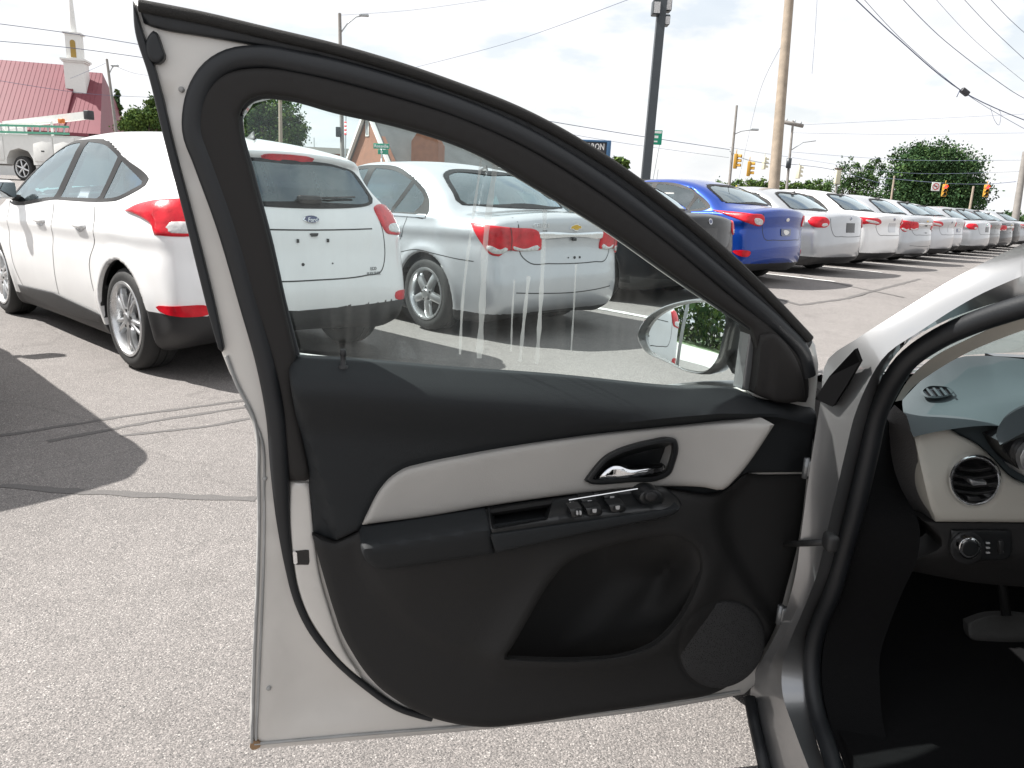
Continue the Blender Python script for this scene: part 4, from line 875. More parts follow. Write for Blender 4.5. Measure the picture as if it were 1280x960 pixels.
# dark edge along the rear of the frame and the flocked top channel
panel('edge_seal', [(166, 1, 'c'), (175, 30), (196, 93), (218, 183), (241, 270), (258, 336), (273, 400), (281, 440, 'c'), (274, 440, 'c'), (262, 398), (246, 335), (230, 270), (207, 183), (185, 93), (168, 36)], .012, M['seal'], door, back=-.02, sp=8, r_px=3, r_w=.004)
chan_o = [(172, 3, 'c'), (252, 18), (337, 38), (421, 58), (500, 81), (567, 103), (655, 138), (742, 186), (830, 248), (917, 322), (983, 388), (1016, 426)]
chan_i = [(1008, 440), (970, 400), (905, 340), (830, 277), (742, 214), (655, 163), (567, 124), (500, 99), (421, 77), (337, 60), (258, 46), (199, 36), (180, 30, 'c')]
panel('top_channel', chan_o + chan_i, .010, M['seal'], door, back=-.03, sp=9, r_px=4, r_w=.006)
dtube('flocked_lip', [(174, 7), (252, 22), (337, 42), (421, 62), (500, 85), (567, 108), (655, 143), (742, 191), (830, 253), (917, 327), (983, 393), (1012, 424)], .012, .008, M['flock'], door, n=10)
panel('corner_block', [(183, 50), (192, 38), (203, 60), (206, 72), (200, 79), (190, 78)], .016, M['seal'], door, back=-.01, sp=5, r_px=4, r_w=.006)
# weather strip round the frame: a hollow rubber bulb
bulb = [(540, 898), (500, 886), (455, 856), (417, 822), (388, 785), (371, 748), (361, 705), (355, 660), (350, 590), (345, 520), (334, 460), (312, 380), (283, 280), (255, 202), (242, 165), (243, 137), (251, 110), (267, 88), (290, 75), (318, 71), (380, 80), (500, 111), (567, 133), (655, 171), (742, 223), (830, 288), (917, 360), (975, 410), (1002, 440), (1010, 470)]
P_ = resample(spline(bulb, 8, closed=False), 9, closed=False); s_ = sstep(745, 560, P_[:, 1]); V, F = sweep(list(dpts(P_, .003 + .009 * s_) - OWN), (.0062 + .0088 * s_, .005 + .0065 * s_, DN), 14); obj('weather_strip', V, F, M['seal'], door, ang=60)
# moulded frame trim
ftr_o = [(390, 602, 'c'), (378, 545), (366, 480), (341, 425), (322, 400), (300, 335), (281, 270), (261, 202), (248, 157), (250, 137), (258, 116), (281, 95), (309, 87), (345, 87), (379, 93), (500, 124), (567, 144), (655, 183), (742, 236), (830, 301), (917, 374), (983, 425), (1004, 452), (1012, 478), (1011, 502, 'c')]
# inner side follows the glass, then drops to the belt
ftr = [(362, 601, 'c'), (357, 560), (352, 505), (338, 447), (318, 392), (296, 330), (276, 268), (256, 201), (244, 157), (246, 135), (255, 113), (279, 92), (309, 85), (345, 85), (380, 91), (500, 122), (567, 143), (655, 182), (742, 235), (830, 299), (917, 372), (985, 426), (1006, 455), (1011, 480), (1010, 503, 'c'), (960, 500, 'c'), (938, 410, 'c'), (905, 387), (852, 351), (764, 289), (677, 236), (589, 186), (500, 156), (421, 138), (354, 121), (325, 120), (309, 127), (300, 141), (300, 160), (313, 212), (339, 310), (357, 390), (370, 443, 'c'), (368, 480), (378, 545), (389, 601, 'c')]
panel('frame_trim', ftr, .020, M['frame_trim'], door, back=-.03, sp=10, r_px=7, r_w=.009)
dtube('frame_lip', [(371, 444), (357, 390), (339, 310), (313, 212), (300, 160), (300, 141), (309, 127), (325, 120), (354, 121), (421, 138), (500, 156), (589, 186), (677, 236), (764, 289), (852, 351), (905, 387), (938, 410)], .004, .005, M['seal'], door, n=8)
# the pane and its dried run marks
gl_poly = [(352, 462), (352, 390), (330, 310), (304, 212), (292, 160), (291, 139), (302, 120), (325, 113), (356, 114), (423, 131), (502, 149), (591, 179), (680, 229), (768, 283), (856, 345), (910, 382), (950, 410), (950, 500), (870, 500), (700, 486), (560, 475)]
pane = panel('window_glass', gl_poly, -.018, M['winglass'], door, back=-.022, sp=40, curve=3)
for P_, wd in (([(601, 205), (590, 280), (578, 380), (575, 443)], 4), ([(621, 197), (608, 290), (603, 380), (599, 448)], 9), ([(643, 350), (640, 400), (639, 440)], 2.5), ([(661, 345), (655, 400), (650, 452)], 5), ([(681, 262), (678, 340), (674, 410), (671, 455)], 6), ([(720, 330), (717, 390), (714, 438)], 2.5), ([(600, 205), (603, 197), (620, 194)], 3)):
    c = spline(P_, 6, closed=False); t = np.gradient(c, axis=0); nn = np.stack([-t[:, 1], t[:, 0]], -1); nn /= np.linalg.norm(nn, axis=1)[:, None]; n = len(c); wv = wd / 2 * .82 * (1 + .25 * np.sin(np.arange(n) * 1.7))[:, None]
    V = np.vstack([dpts(c + nn * wv, -.0168), dpts(c - nn * wv, -.0168)]) - OWN; obj('dried_streak', V, [(i, i + 1, n + i + 1, n + i) for i in range(n - 1)], M['streak'], door)
# division strip and sail panel at the front of the glass
panel('glass_run', [(938, 407, 'c'), (955, 414, 'c'), (946, 487, 'c'), (927, 489, 'c')], .004, M['grey'], door, back=-.03, sp=8, r_px=3, r_w=.003, curve=3)
panel('sail_trim', [(950, 419, 'c'), (963, 416), (974, 421), (985, 433), (997, 453), (1004, 475), (1007, 500, 'c'), (982, 504), (962, 500), (942, 492, 'c'), (945, 470)], .030, M['frame_trim'], door, back=-.01, sp=7, r_px=6, r_w=.008, relief=lambda q: .006 * sstep(0, 8, q[:, 0] - (963 - (q[:, 1] - 417) * .05)))
# ---- trim panels
TOP = [(372, 446, 'c'), (430, 449), (560, 460), (700, 470), (840, 484), (925, 488), (946, 497), (982, 503), (1006, 503, 'c')]
topl = np.array([p[:2] for p in TOP], float)
INT = np.array([(453, 656), (462, 638), (471, 620), (487, 600), (505, 588), (530, 581), (600, 567), (731, 546), (840, 534), (900, 529), (969, 529), (1020, 540)], float)
def w_upper(q):
    s = q[:, 1] - np.interp(q[:, 0], topl[:, 0], topl[:, 1]); e = 46 - 14 * sstep(800, 960, q[:, 0])
    w = .012 + .048 * np.sin(np.clip(s / e, 0, 1) * math.pi / 2)**1.2 - .026 * sstep(e, e + 55, s)
    w = w - .022 * sstep(965, 1012, q[:, 0]) - .020 * sstep(2, -9, q[:, 0] - np.interp(q[:, 1], [478, 517, 593, 674], [364, 376, 397, 420])); it = np.interp(q[:, 0], INT[:, 0], INT[:, 1]); d = q[:, 1] - it
    return np.where(q[:, 0] > 453, w + (np.minimum(w, .028) - w) * sstep(-12, 0, d), w)
up = TOP + [(1018, 512), (1016, 550), (1011, 590, 'c'), (930, 591, 'c'), (903, 614), (825, 610), (700, 620), (607, 634), (530, 646), (454, 660, 'c'), (420, 676, 'c'), (392, 669, 'c'), (389, 630), (386, 601), (376, 548), (367, 505), (363, 480), (362, 456)]
panel('upper_trim', up, w_upper, M['soft_trim'], door, back=-.01, sp=9, r_px=4, r_w=.006, holes=[BZH], feats=[(np.vstack([INT[::1], INT[::-1] + np.array([0, .01])]), (0, 4, -4, 8, -8, 12, -12))])
PK = np.array([p[:2] for p in spline([(633, 822, 'c'), (660, 774), (690, 725), (712, 702), (757, 684), (814, 672), (844, 671), (867, 682), (875, 702), (866, 740), (842, 781), (816, 805), (787, 817), (720, 824)], 8)])
REC = np.array([p[:2] for p in spline([(908, 612, 'c'), (893, 634), (893, 660), (906, 690), (927, 726), (952, 768), (970, 800, 'c'), (1040, 800, 'c'), (1040, 560, 'c'), (930, 588)], 6)])
CRS = np.array([p[:2] for p in spline([(455, 715), (478, 750), (514, 788), (566, 818), (633, 834), (760, 834), (840, 812), (900, 735), (900, 600), (600, 600), (450, 640)], 6)])
SPK = np.array([(903 + 55 * math.cos(a) * 1.0 + 4 * math.sin(a), 806 + 55 * math.sin(a) - 10 * math.cos(a)) for a in np.linspace(0, 2 * math.pi, 40, endpoint=False)])
DIAG = np.array([(818, 690), (775, 730), (740, 775), (716, 806), (760, 812), (800, 800), (840, 770), (862, 715), (866, 692), (845, 680)], float)
def w_lower(q):
    w = np.full(len(q), .034)
    w += .010 * sstep(8, -14, sd_poly(q, CRS))                                  # the crescent above the sweep
    d = -sd_poly(q, PK)
    w += .018 * np.exp(-(np.maximum(-d, 0) / 26)**2) * sstep(640, 760, q[:, 1])    # proud lip of the bin
    w -= .026 * sstep(4, -16, sd_poly(q, REC))
    w -= .004 * np.exp(-(sd_poly(q, SPK) / 3.5)**2)
    w += .020 * np.exp(-((q[:, 1] - (712 - .13 * (q[:, 0] - 470))) / 40)**2) * sstep(440, 520, q[:, 0]) * sstep(910, 840, q[:, 0])
    return w
lo = [(390, 668, 'c'), (418, 677, 'c'), (454, 661, 'c'), (530, 647), (607, 635), (700, 621), (825, 611), (903, 614), (930, 592, 'c'), (1010, 591, 'c'), (1003, 650), (996, 690), (985, 732), (975, 768), (963, 797), (950, 819), (936, 838), (918, 853), (894, 866), (840, 877), (740, 892), (660, 904), (605, 909), (570, 905), (533, 895), (500, 878), (475, 860), (455, 838), (440, 815), (428, 793), (417, 762), (403, 715)]
panel('lower_trim', lo, w_lower, M['door_trim'], door, back=-.01, sp=6, r_px=9, r_w=.016, feats=[(SPK, (0, 2, -2, 4, -4))], hole_rim=.007, holes=[[tuple(p) for p in PK[::3]], [(466, 672), (530, 656), (607, 646), (700, 632), (800, 620), (835, 622), (840, 632), (740, 654), (620, 680), (480, 700), (464, 692)]])
PKO = [(590, 866), (630, 770), (676, 712), (704, 686), (752, 668), (814, 658), (850, 658), (878, 670), (888, 702), (880, 746), (856, 792), (826, 822), (794, 850), (720, 866)]
def w_bin(q):
    d = -sd_poly(q, PK); Rf = sstep(745, 850, q[:, 0]) * sstep(840, 700, q[:, 1]); m = Rf * (1 - sstep(-4, 52, d))
    w = -.085 + .022 * sstep(22, -22, sd_poly(q, DIAG)); return w * (1 - m) + (w_lower(q) - .010) * m
panel('door_bin', PKO, w_bin, M['door_trim'], door, back=-.11, sp=7)
panel('speaker_grille', [tuple(p) for p in SPK[::2] * .965 + np.array([903, 806]) * .035], .037, M['grille'], door, back=.02, sp=7, r_px=7, r_w=.003, relief=lambda q: .006 * (1 - (np.hypot(q[:, 0] - 903, q[:, 1] - 806) / 55)**2))
ins = [(453, 656, 'c'), (462, 638), (471, 620), (487, 600), (505, 588), (530, 581), (600, 567), (731, 546), (840, 534), (900, 529), (969, 529, 'c'), (955, 551), (938, 576), (918, 600), (904, 612), (880, 609), (825, 608), (731, 616), (607, 633), (530, 646)]
panel('grey_insert', ins, .046, M['insert'], door, back=.0, sp=8, r_px=7, r_w=.008, holes=[BZH], relief=lambda q: .05 * np.clip((q[:, 0] - 850 + .25 * (q[:, 1] - 560)) / 115, 0, 1.2)**1.7 )
# armrest and the switch pod
arm = [(452, 658, 'c'), (530, 646), (607, 634, 'c'), (611, 650), (618, 692, 'c'), (560, 700), (500, 709), (474, 712), (462, 706), (453, 692), (450, 674)]
def w_arm(q):
    t = q[:, 1] - np.interp(q[:, 0], [452, 530, 607, 700, 825, 850], [658, 646, 634, 621, 609, 612]); return .046 + .052 * sstep(0, 30, t) - .012 * sstep(34, 60, t)
panel('armrest', arm, w_arm, M['soft_trim'], door, back=.02, sp=6, r_px=6, r_w=.010)
BOX = np.array([(612, 634), (692, 623), (684, 650), (615, 662)], float)
pod = [(608, 634, 'c'), (696, 622), (795, 609), (829, 608), (846, 620), (853, 631, 'c'), (846, 641), (740, 664), (620, 691, 'c'), (612, 660)]
panel('switch_pod', pod, lambda q: w_arm(q) - .004 - .045 * sstep(0, 5, -sd_poly(q, BOX)), M['piano'], door, back=.02, sp=4, r_px=3, r_w=.005, feats=[(BOX, (0, 2, -2, 5, -5))])
panel('pod_face', [(612, 668, 'c'), (740, 650), (851, 634, 'c'), (846, 641), (740, 664), (620, 691, 'c')], .0985, M['soft_trim'], door, back=.06, sp=6, r_px=3, r_w=.004, curve=3)
def button(name, c, w, h, tilt=-9, m='piano', lift=.008):
    a = rad(tilt); ca, sa = math.cos(a), math.sin(a); P = [(c[0] + x * ca - y * sa, c[1] + x * sa + y * ca, 'c') for x, y in ((-w, -h), (w * .9, -h), (w, h), (-w * .9, h))]
    wq = float(w_arm(np.array([c], float))[0]); return panel(name, P, wq + lift, M[m], door, back=wq - .02, sp=4, r_px=2, r_w=.004, curve=2)
for c in ((737, 628), (743, 639), (765, 623), (772, 635)):
    b_ = button('window_switch', c, 10, 5.5); wq = float(w_arm(np.array([c], float))[0])
    panel('switch_symbol', [(c[0] - 2.5, c[1] - 2.5), (c[0] + 3, c[1] - 3), (c[0] + 2.5, c[1] + 2), (c[0] - 2, c[1] + 2)], wq + .0085, M['legend'], door, back=wq, sp=2, curve=0)
button('lock_switch', (721, 641), 8, 6)
for dx in (-2, 2): panel('switch_symbol', [(724 + dx - 1.4, 639), (724 + dx + 1, 639), (724 + dx + 1, 644), (724 + dx - 1.4, 644)], .099, M['legend'], door, back=.06, sp=2, curve=0)
kn = [(814 + 16 * math.cos(a), 623 + 12 * math.sin(a)) for a in np.linspace(0, 2 * math.pi, 14, endpoint=False)]
panel('mirror_control', kn, .082, M['piano'], door, back=.04, sp=4, r_px=4, r_w=.008); panel('mirror_knob', [(814 + (p[0] - 814) * .5, 621 + (p[1] - 623) * .5) for p in kn], .092, M['trim'], door, back=.06, sp=3, r_px=3, r_w=.004)
dtube('pod_trim_line', [(711, 625), (760, 617), (797, 611)], .078, .0012, M['chrome'], door, n=5)
# door pull: bezel, hollow, chrome lever
bz = [(731, 601, 'c'), (739, 590), (746, 581), (757, 570), (772, 562), (793, 555), (814, 550), (836, 547), (845, 549), (848, 558), (844, 579), (838, 593), (825, 600), (790, 603), (739, 605)]
BZ = spline(bz, 7); bc = BZ.mean(0)
def w_bez(q):
    d = -sd_poly(q, BZ); return .054 - .050 * sstep(6, 12, d)
panel('handle_bezel', bz, w_bez, M['piano'], door, back=.02, sp=4, r_px=3, r_w=.004, feats=[(BZ, (6, -6, 8, -8, 10, -10, 12, -12))])
lev = [(743, 600, 'c'), (750, 593), (757, 586), (766, 581), (775, 581), (786, 585), (810, 584), (832, 582, 'c'), (831, 588), (815, 593), (787, 598), (765, 601)]
panel('door_pull', lev, .052, M['chrome'], door, back=.035, sp=3, r_px=5, r_w=.012, relief=lambda q: .01 * sstep(760, 800, q[:, 0]))
# lock pin, latch opening, screws
p0 = dpt(429, 458, .022) - OWN; b = MB(); b.lathe([(.0085, -.003), (.008, .001), (.0042, .002), (.0042, .017), (.0050, .019), (.0048, .025), (.0034, .0268), (.0001, .0275)], 14, c=tuple(p0)); b.build('lock_pin', M['trim'], door, True)
panel('latch_plate', [(363, 603, 'c'), (386, 603, 'c'), (392, 665, 'c'), (400, 720), (412, 762), (430, 812), (452, 848), (430, 830), (405, 800), (385, 768), (372, 730), (366, 690), (362, 640)], .010, M['sheet'], door, back=-.02, sp=8, r_px=4, r_w=.004)
panel('latch_opening', [(367, 689, 'c'), (386, 687, 'c'), (387, 706, 'c'), (368, 706, 'c')], .0108, M['gloss_black'], door, back=-.0, sp=5, curve=2)
panel('latch_claw', [(366, 690), (371, 690), (372, 705), (367, 705)], .014, M['chrome'], door, back=.0, sp=3, curve=0)
for c in ((352, 556), (336, 860), (227, 112), (331, 598)):
    a = dpt(c[0], c[1], .0) - OWN; b = MB(); b.lathe([(.004, -.004), (.004, .002), (.0025, .0035), (.0001, .0036)], 10, c=tuple(a), R=Matrix(((DU[0], 0, DN[0]), (DU[1], 0, DN[1]), (0, 1, 0)))); b.build('sheet_plug', M['hem'], door, True)
# check strap
b = MB(); b.tube([dpt(982, 680, .02) - OWN, on_x(1010, 679, .502) - OWN, on_x(1037, 677, .520) - OWN], .0055, 8); b.rbox(tuple(on_x(1038, 677, .520) - OWN), (.02, .03, .03), .008, 3); b.build('check_strap', M['trim'], door, True)
# ---- door mirror, outside the glass
MC = dpt(850, 421, -.17); MNv = np.array([-.80, -.60, .02]); MNv /= np.linalg.norm(MNv)
def on_plane(px, py, c, n):
    d = ray(px, py); t = ((c - CAM) @ n) / (d @ n); return CAM + d * t
mo = resample(spline([(796, 420), (803, 402), (821, 387), (845, 378), (872, 374), (895, 377), (908, 390), (905, 425), (896, 455), (884, 467), (862, 466), (830, 452), (805, 439)], 6), n=48)
mc2 = mo.mean(0); V = []; F = []
ringd = [(.90, .012), (.96, -.002), (1.0, .002), (1.02, .018), (1.0, .05), (.86, .085), (.55, .105), (.1, .11)]
for sc_, dp in ringd:
    base = np.array([on_plane(*(mc2 + (p - mc2) * sc_), MC, MNv) for p in mo]); V += [q - MNv * dp - OWN for q in base]
n = len(mo)
for i in range(len(ringd) - 1): F += [(i * n + k, i * n + (k + 1) % n, (i + 1) * n + (k + 1) % n, (i + 1) * n + k) for k in range(n)]
F.append(tuple((len(ringd) - 1) * n + k for k in range(n))); mh = obj('door_mirror', V, F, paint('mirror_shell', (.16, .16, .16), .6, .36), own, ang=50)
MR = np.array([-.818, -.575, .088]); MR /= np.linalg.norm(MR)
gV, gT, _, _ = fill2d(mc2 + (mo - mc2) * .925, 6); gW = np.array([on_plane(*q, MC - MNv * .006, MR) for q in gV]); gc = gW.mean(0); gW = gW - MR * (((gW - gc)**2).sum(1) / (2 * 1.8))[:, None]
obj('mirror_glass', gW - OWN, [tuple(t) for t in gT], M['mirror'], mh)
b = MB(); ma = on_plane(893, 440, MC, MNv) - MNv * .06; mb_ = dpt(946, 470, -.03); b.tube([ma - OWN, (ma + mb_) / 2 - OWN + np.array([0, 0, -.01]), mb_ - OWN], (.028, .018, DN), 12); b.build('mirror_arm', M['trim'], mh, True)

# ---------------- pillar, jamb and sill of the near car
def loft(name, lines, xs, m, parent, n=60, ang=60, flip=False):
    """skin through sight-line outlines lying in upright planes at the given distances"""
    L3 = []
    for P, x in zip(lines, xs):
        P = [(*p[:2],) for p in P]; S = resample(spline(P, 6, closed=False), n=n, closed=False)
        xv = np.broadcast_to(np.asarray(x(S) if callable(x) else x, float), (n,)); L3.append(np.array([on_x(*s, a) for s, a in zip(S, xv)]) - OWN)
    V = np.vstack(L3); k = len(L3); F = [(i * n + j, i * n + j + 1, (i + 1) * n + j + 1, (i + 1) * n + j) for i in range(k - 1) for j in range(n - 1)]
    if flip: F = [f[::-1] for f in F]
    return obj(name, V, F, m, parent, ang=ang)
L0 = [(1290, 299), (1209, 339), (1121, 392), (1070, 424), (1034, 450), (1026, 500), (1018, 550), (1009, 610), (1002, 663), (994, 720), (978, 775), (962, 808), (948, 832), (938, 862), (944, 905), (957, 965)]
La = [(1290, 318), (1216, 352), (1128, 405), (1085, 436), (1060, 470), (1048, 510), (1039, 550), (1029, 610), (1020, 663), (1010, 720), (990, 775), (974, 808), (962, 832), (958, 862), (972, 905), (990, 965)]
Lb = [(1290, 340), (1225, 368), (1150, 414), (1105, 446), (1082, 485), (1068, 520), (1058, 560), (1046, 612), (1034, 664), (1022, 716), (1003, 765), (988, 800), (978, 832), (978, 866), (992, 910), (1013, 965)]
L1 = [(1290, 367), (1233, 382), (1177, 403), (1131, 431), (1106, 463), (1090, 507), (1078, 552), (1066, 602), (1052, 660), (1038, 718), (1018, 765), (1007, 795), (1005, 830), (1010, 884), (1020, 924), (1033, 965)]
xin = lambda b: (lambda S: b + .17 * sstep(470, 290, S[:, 1]))
pil = loft('door_aperture', [L0, La, Lb, L1], [xin(.512), xin(.53), xin(.535), xin(.575)], M['own_silver'], own)
# its hidden outer face, back to the wing
loft('pillar_return', [[(p[0], p[1]) for p in L0], [(p[0] - 1, p[1] + 1) for p in L0]], [xin(.512), xin(.56)], M['own_silver'], pil)
Ls = [(1290, 380), (1221, 402), (1170, 425), (1131, 454), (1112, 483), (1098, 513), (1086, 565), (1073, 621), (1056, 684), (1039, 742), (1024, 778), (1016, 812), (1015, 848), (1022, 894), (1034, 930), (1046, 968)]
c = resample(spline(Ls, 6, closed=False), n=70, closed=False); A = [on_x(*s, a) - OWN for s, a in zip(c, xin(.585)(c))]
V, F = sweep(A, (.0155, .0155, (1, 0, 0)), 12); obj('aperture_seal', V, F, M['seal'], pil, ang=60)
# sill seal and step
b = MB(); A = [on_x(px, py, .505) - OWN for px, py in ((937, 872), (943, 905), (950, 935), (958, 970))]; b.tube(A, .012, 10); b.build('sill_seal', M['seal'], pil, True)
panel_x = [(1072, 436), (1078, 452), (1062, 480), (1044, 508), (1022, 498), (1040, 470)]
A = [on_x(px, py, .524 if k in (1, 2, 3) else .512) - OWN - np.array([.006, .004, 0]) for k, (px, py) in enumerate(panel_x)]
obj('wing_gap_foam', A + [a + np.array([.01, .012, 0]) for a in A], [tuple(range(6))] + [(i, (i + 1) % 6, 6 + (i + 1) % 6, 6 + i) for i in range(6)], mat('foam_black', (.006, .006, .0065), .95, spec=.05), pil, smooth=False)
# hinges
for (px, py) in ((1008, 585), (975, 768)):
    q = on_x(px, py, .51) - OWN; b = MB(); b.lathe([(.0001, -.018), (.006, -.018), (.006, .018), (.0001, .018)], 12, c=tuple(q)); b.rbox((q[0] + .02, q[1] + .0, q[2]), (.04, .014, .03), .004, 2); b.build('hinge', M['grey'], pil, True)
# pillar trim inside the seal
Lt0 = [(1290, 388), (1209, 424), (1163, 449), (1133, 478), (1119, 502)]; Lt1 = [(1290, 409), (1209, 441), (1160, 470), (1140, 485), (1128, 500)]
loft('pillar_trim', [Lt0, Lt1], [lambda S: .62 + .15 * sstep(470, 290, S[:, 1]), lambda S: .66 + .15 * sstep(470, 290, S[:, 1])], M['beige'], own, n=30)
# ---------------- dashboard
def facey(name, poly, y, m, parent, sp=10, r_px=0, r_w=0, depth=.05, curve=6, holes=(), relief=None, ang=40):
    P = spline(poly, curve) if curve else np.array([p[:2] for p in poly], float)
    V2, T, loops, D = fill2d(P, sp, [spline(h, curve) for h in holes], insets=(r_px * .12, r_px * .4, r_px) if r_px else ())
    yy = np.full(len(V2), float(y)) if not callable(y) else y(V2)
    if relief is not None: yy = yy + relief(V2)
    if r_px: yy = yy + r_w * (1 - np.sqrt(np.maximum(0, 1 - (1 - np.clip(D / r_px, 0, 1))**2)))
    d = CF * FPX + np.outer(V2[:, 0] - 640, CR) - np.outer(V2[:, 1] - 480, CU); A = CAM + d * (yy / d[:, 1])[:, None]
    F = [tuple(t) for t in T]; nn = np.cross(A[T[0][1]] - A[T[0][0]], A[T[0][2]] - A[T[0][0]])
    if nn[1] > 0: F = [f[::-1] for f in F]
    Vl = list(A)
    for l in loops:
        b = len(Vl); nl = len(l); Vl += [A[i] + np.array([0, depth, 0]) for i in l]
        F += [(l[i], l[(i + 1) % nl], b + (i + 1) % nl, b + i) for i in range(nl)]
    return obj(name, np.array(Vl) - OWN, F, m, parent, ang=ang)
YD = 1.20
# top pad: one skin from the windscreen base down to the fascia
def row3(P, ys, n=40):
    S = resample(spline(P, 6, closed=False), n=n, closed=False); yv = np.interp(np.linspace(0, 1, n), np.linspace(0, 1, len(ys)), ys); return np.array([on_y(*s, a) for s, a in zip(S, yv)]) - OWN
rows = [row3([(1128, 500), (1160, 468), (1190, 449), (1300, 452)], [1.36, 1.44, 1.50, 1.52]), row3([(1128, 506), (1165, 480), (1200, 472), (1300, 470)], [1.34, 1.40, 1.44, 1.46]),
        row3([(1129, 514), (1170, 505), (1220, 497), (1300, 490)], [1.29, 1.33, 1.36, 1.38]), row3([(1134, 530), (1175, 520), (1225, 508), (1300, 500)], [1.25, 1.26, 1.27, 1.29]), row3([(1142, 546), (1180, 538), (1240, 532), (1300, 540)], [1.205, 1.21, 1.215, 1.22])]
V = np.vstack(rows); F = [(i * 40 + j, (i + 1) * 40 + j, (i + 1) * 40 + j + 1, i * 40 + j + 1) for i in range(4) for j in range(39)]
dash = obj('dashboard', V, F, M['dash'], own, ang=50)
b = MB(); b.box((OWN[0] * 0 + .12, 2.33, .90), (1.1, .03, .06)); b.build('screen_shelf', M['gloss_black'], dash)
be = [(1141, 545, 'c'), (1160, 537), (1181, 534), (1203, 546), (1222, 556), (1240, 572), (1262, 595), (1300, 612, 'c'), (1300, 653, 'c'), (1170, 652, 'c'), (1164, 640), (1153, 600)]
facey('fascia', be, lambda q: YD + .05 * sstep(620, 530, q[:, 1]) * .6, M['beige'], dash, sp=8, r_px=5, r_w=.010, holes=[[(1219 + 30 * math.cos(a), 601 + 29 * math.sin(a)) for a in np.linspace(0, 2 * math.pi, 24, endpoint=False)]])
facey('fascia_upper', [(1180, 535, 'c'), (1215, 522), (1252, 522), (1300, 560), (1300, 612, 'c'), (1262, 595), (1240, 572), (1222, 556)], lambda q: YD + .035 * sstep(620, 530, q[:, 1]) + .012, M['dash'], dash, sp=8, r_px=4, r_w=.006)
vc = np.array([1219.0, 601.0]); circ = lambda r, n=24, c=vc, sq=.97: [(c[0] + r * math.cos(a), c[1] + r * sq * math.sin(a)) for a in np.linspace(0, 2 * math.pi, n, endpoint=False)]
vent = facey('air_vent', circ(34), YD - .006, M['satin'], dash, sp=4, r_px=3.2, r_w=.012, holes=[circ(27.5)], curve=3)
facey('vent_throat', circ(29.5), YD + .020, M['gloss_black'], dash, sp=6, curve=3, depth=.02)
for k in range(5):
    yy = 583 + k * 9.5; hw = math.sqrt(max(28.0**2 - (yy - 601)**2, 20)); facey('vent_slat', [(1219 - hw, yy, 'c'), (1219, yy + 3.5), (1219 + hw, yy, 'c'), (1219 + hw, yy + 4, 'c'), (1219, yy + 7.5), (1219 - hw, yy + 4, 'c')], YD + .004, M['trim'], dash, sp=5, r_px=1.5, r_w=.004, curve=5, depth=.016)
facey('vent_slider', [(1212, 599), (1228, 602), (1233, 601), (1233, 606), (1216, 607), (1213, 604)], YD - .008, M['alloy'], dash, sp=3, r_px=2, r_w=.004, curve=0)
facey('vent_wheel', [(1209, 620), (1226, 621), (1226, 627), (1210, 627)], YD - .001, M['trim'], dash, sp=3, r_px=2, r_w=.003, curve=0)
low = [(1154, 651, 'c'), (1300, 653, 'c'), (1300, 735, 'c'), (1215, 728), (1150, 716), (1122, 710), (1150, 696), (1177, 680)]
facey('lower_fascia', low, lambda q: YD + .012 + .06 * sstep(690, 735, q[:, 1]), M['dashlow'], dash, sp=8, r_px=5, r_w=.008)
facey('switch_panel', [(1189, 663, 'c'), (1225, 662), (1264, 663, 'c'), (1262, 697), (1225, 700), (1203, 702), (1190, 692)], YD + .004, M['piano'], dash, sp=6, r_px=3, r_w=.004)
facey('switch_collar', circ(22, c=np.array([1209., 685.])), YD + .001, M['trim'], dash, sp=5, r_px=3, r_w=.004, curve=3)
facey('light_switch', circ(14.5, c=np.array([1212., 685.])), YD - .018, M['chrome'], dash, sp=3, r_px=3.5, r_w=.006, curve=3, depth=.025)
facey('switch_cap', circ(10.5, c=np.array([1212.5, 685.5])), YD - .0195, M['piano'], dash, sp=3, r_px=3, r_w=.002, curve=3, depth=.01)
facey('dimmer_wheel', [(1248, 676), (1254, 675), (1255, 692), (1249, 693)], YD - .004, M['trim'], dash, sp=3, r_px=2, r_w=.003, curve=0)
for k in range(3): facey('switch_symbol', [(1233, 678 + k * 6), (1238, 678 + k * 6), (1238, 680 + k * 6), (1233, 680 + k * 6)], YD + .002, M['legend'], dash, sp=2, curve=0, depth=.002)
# end of the dashboard
ec0 = [(1112, 514), (1106, 530), (1112, 575), (1122, 608), (1140, 640), (1154, 652)]; ec1 = [(1118, 506), (1116, 530), (1126, 570), (1136, 605), (1150, 638), (1160, 652)]; ec2 = [(1133, 519), (1138, 535), (1146, 565), (1155, 600), (1164, 640), (1171, 653)]
R0 = row3(ec0, [1.30, 1.30, 1.29, 1.28, 1.27]); R1 = row3(ec1, [1.28, 1.27, 1.265, 1.26, 1.255]); R2 = row3(ec2, [1.235, 1.225, 1.22, 1.215, 1.21])
V = np.vstack([R0, R1, R2]); F = [(i * 40 + j, (i + 1) * 40 + j, (i + 1) * 40 + j + 1, i * 40 + j + 1) for i in range(2) for j in range(39)]; obj('dash_end', V, F, M['endcap'], dash, ang=60)
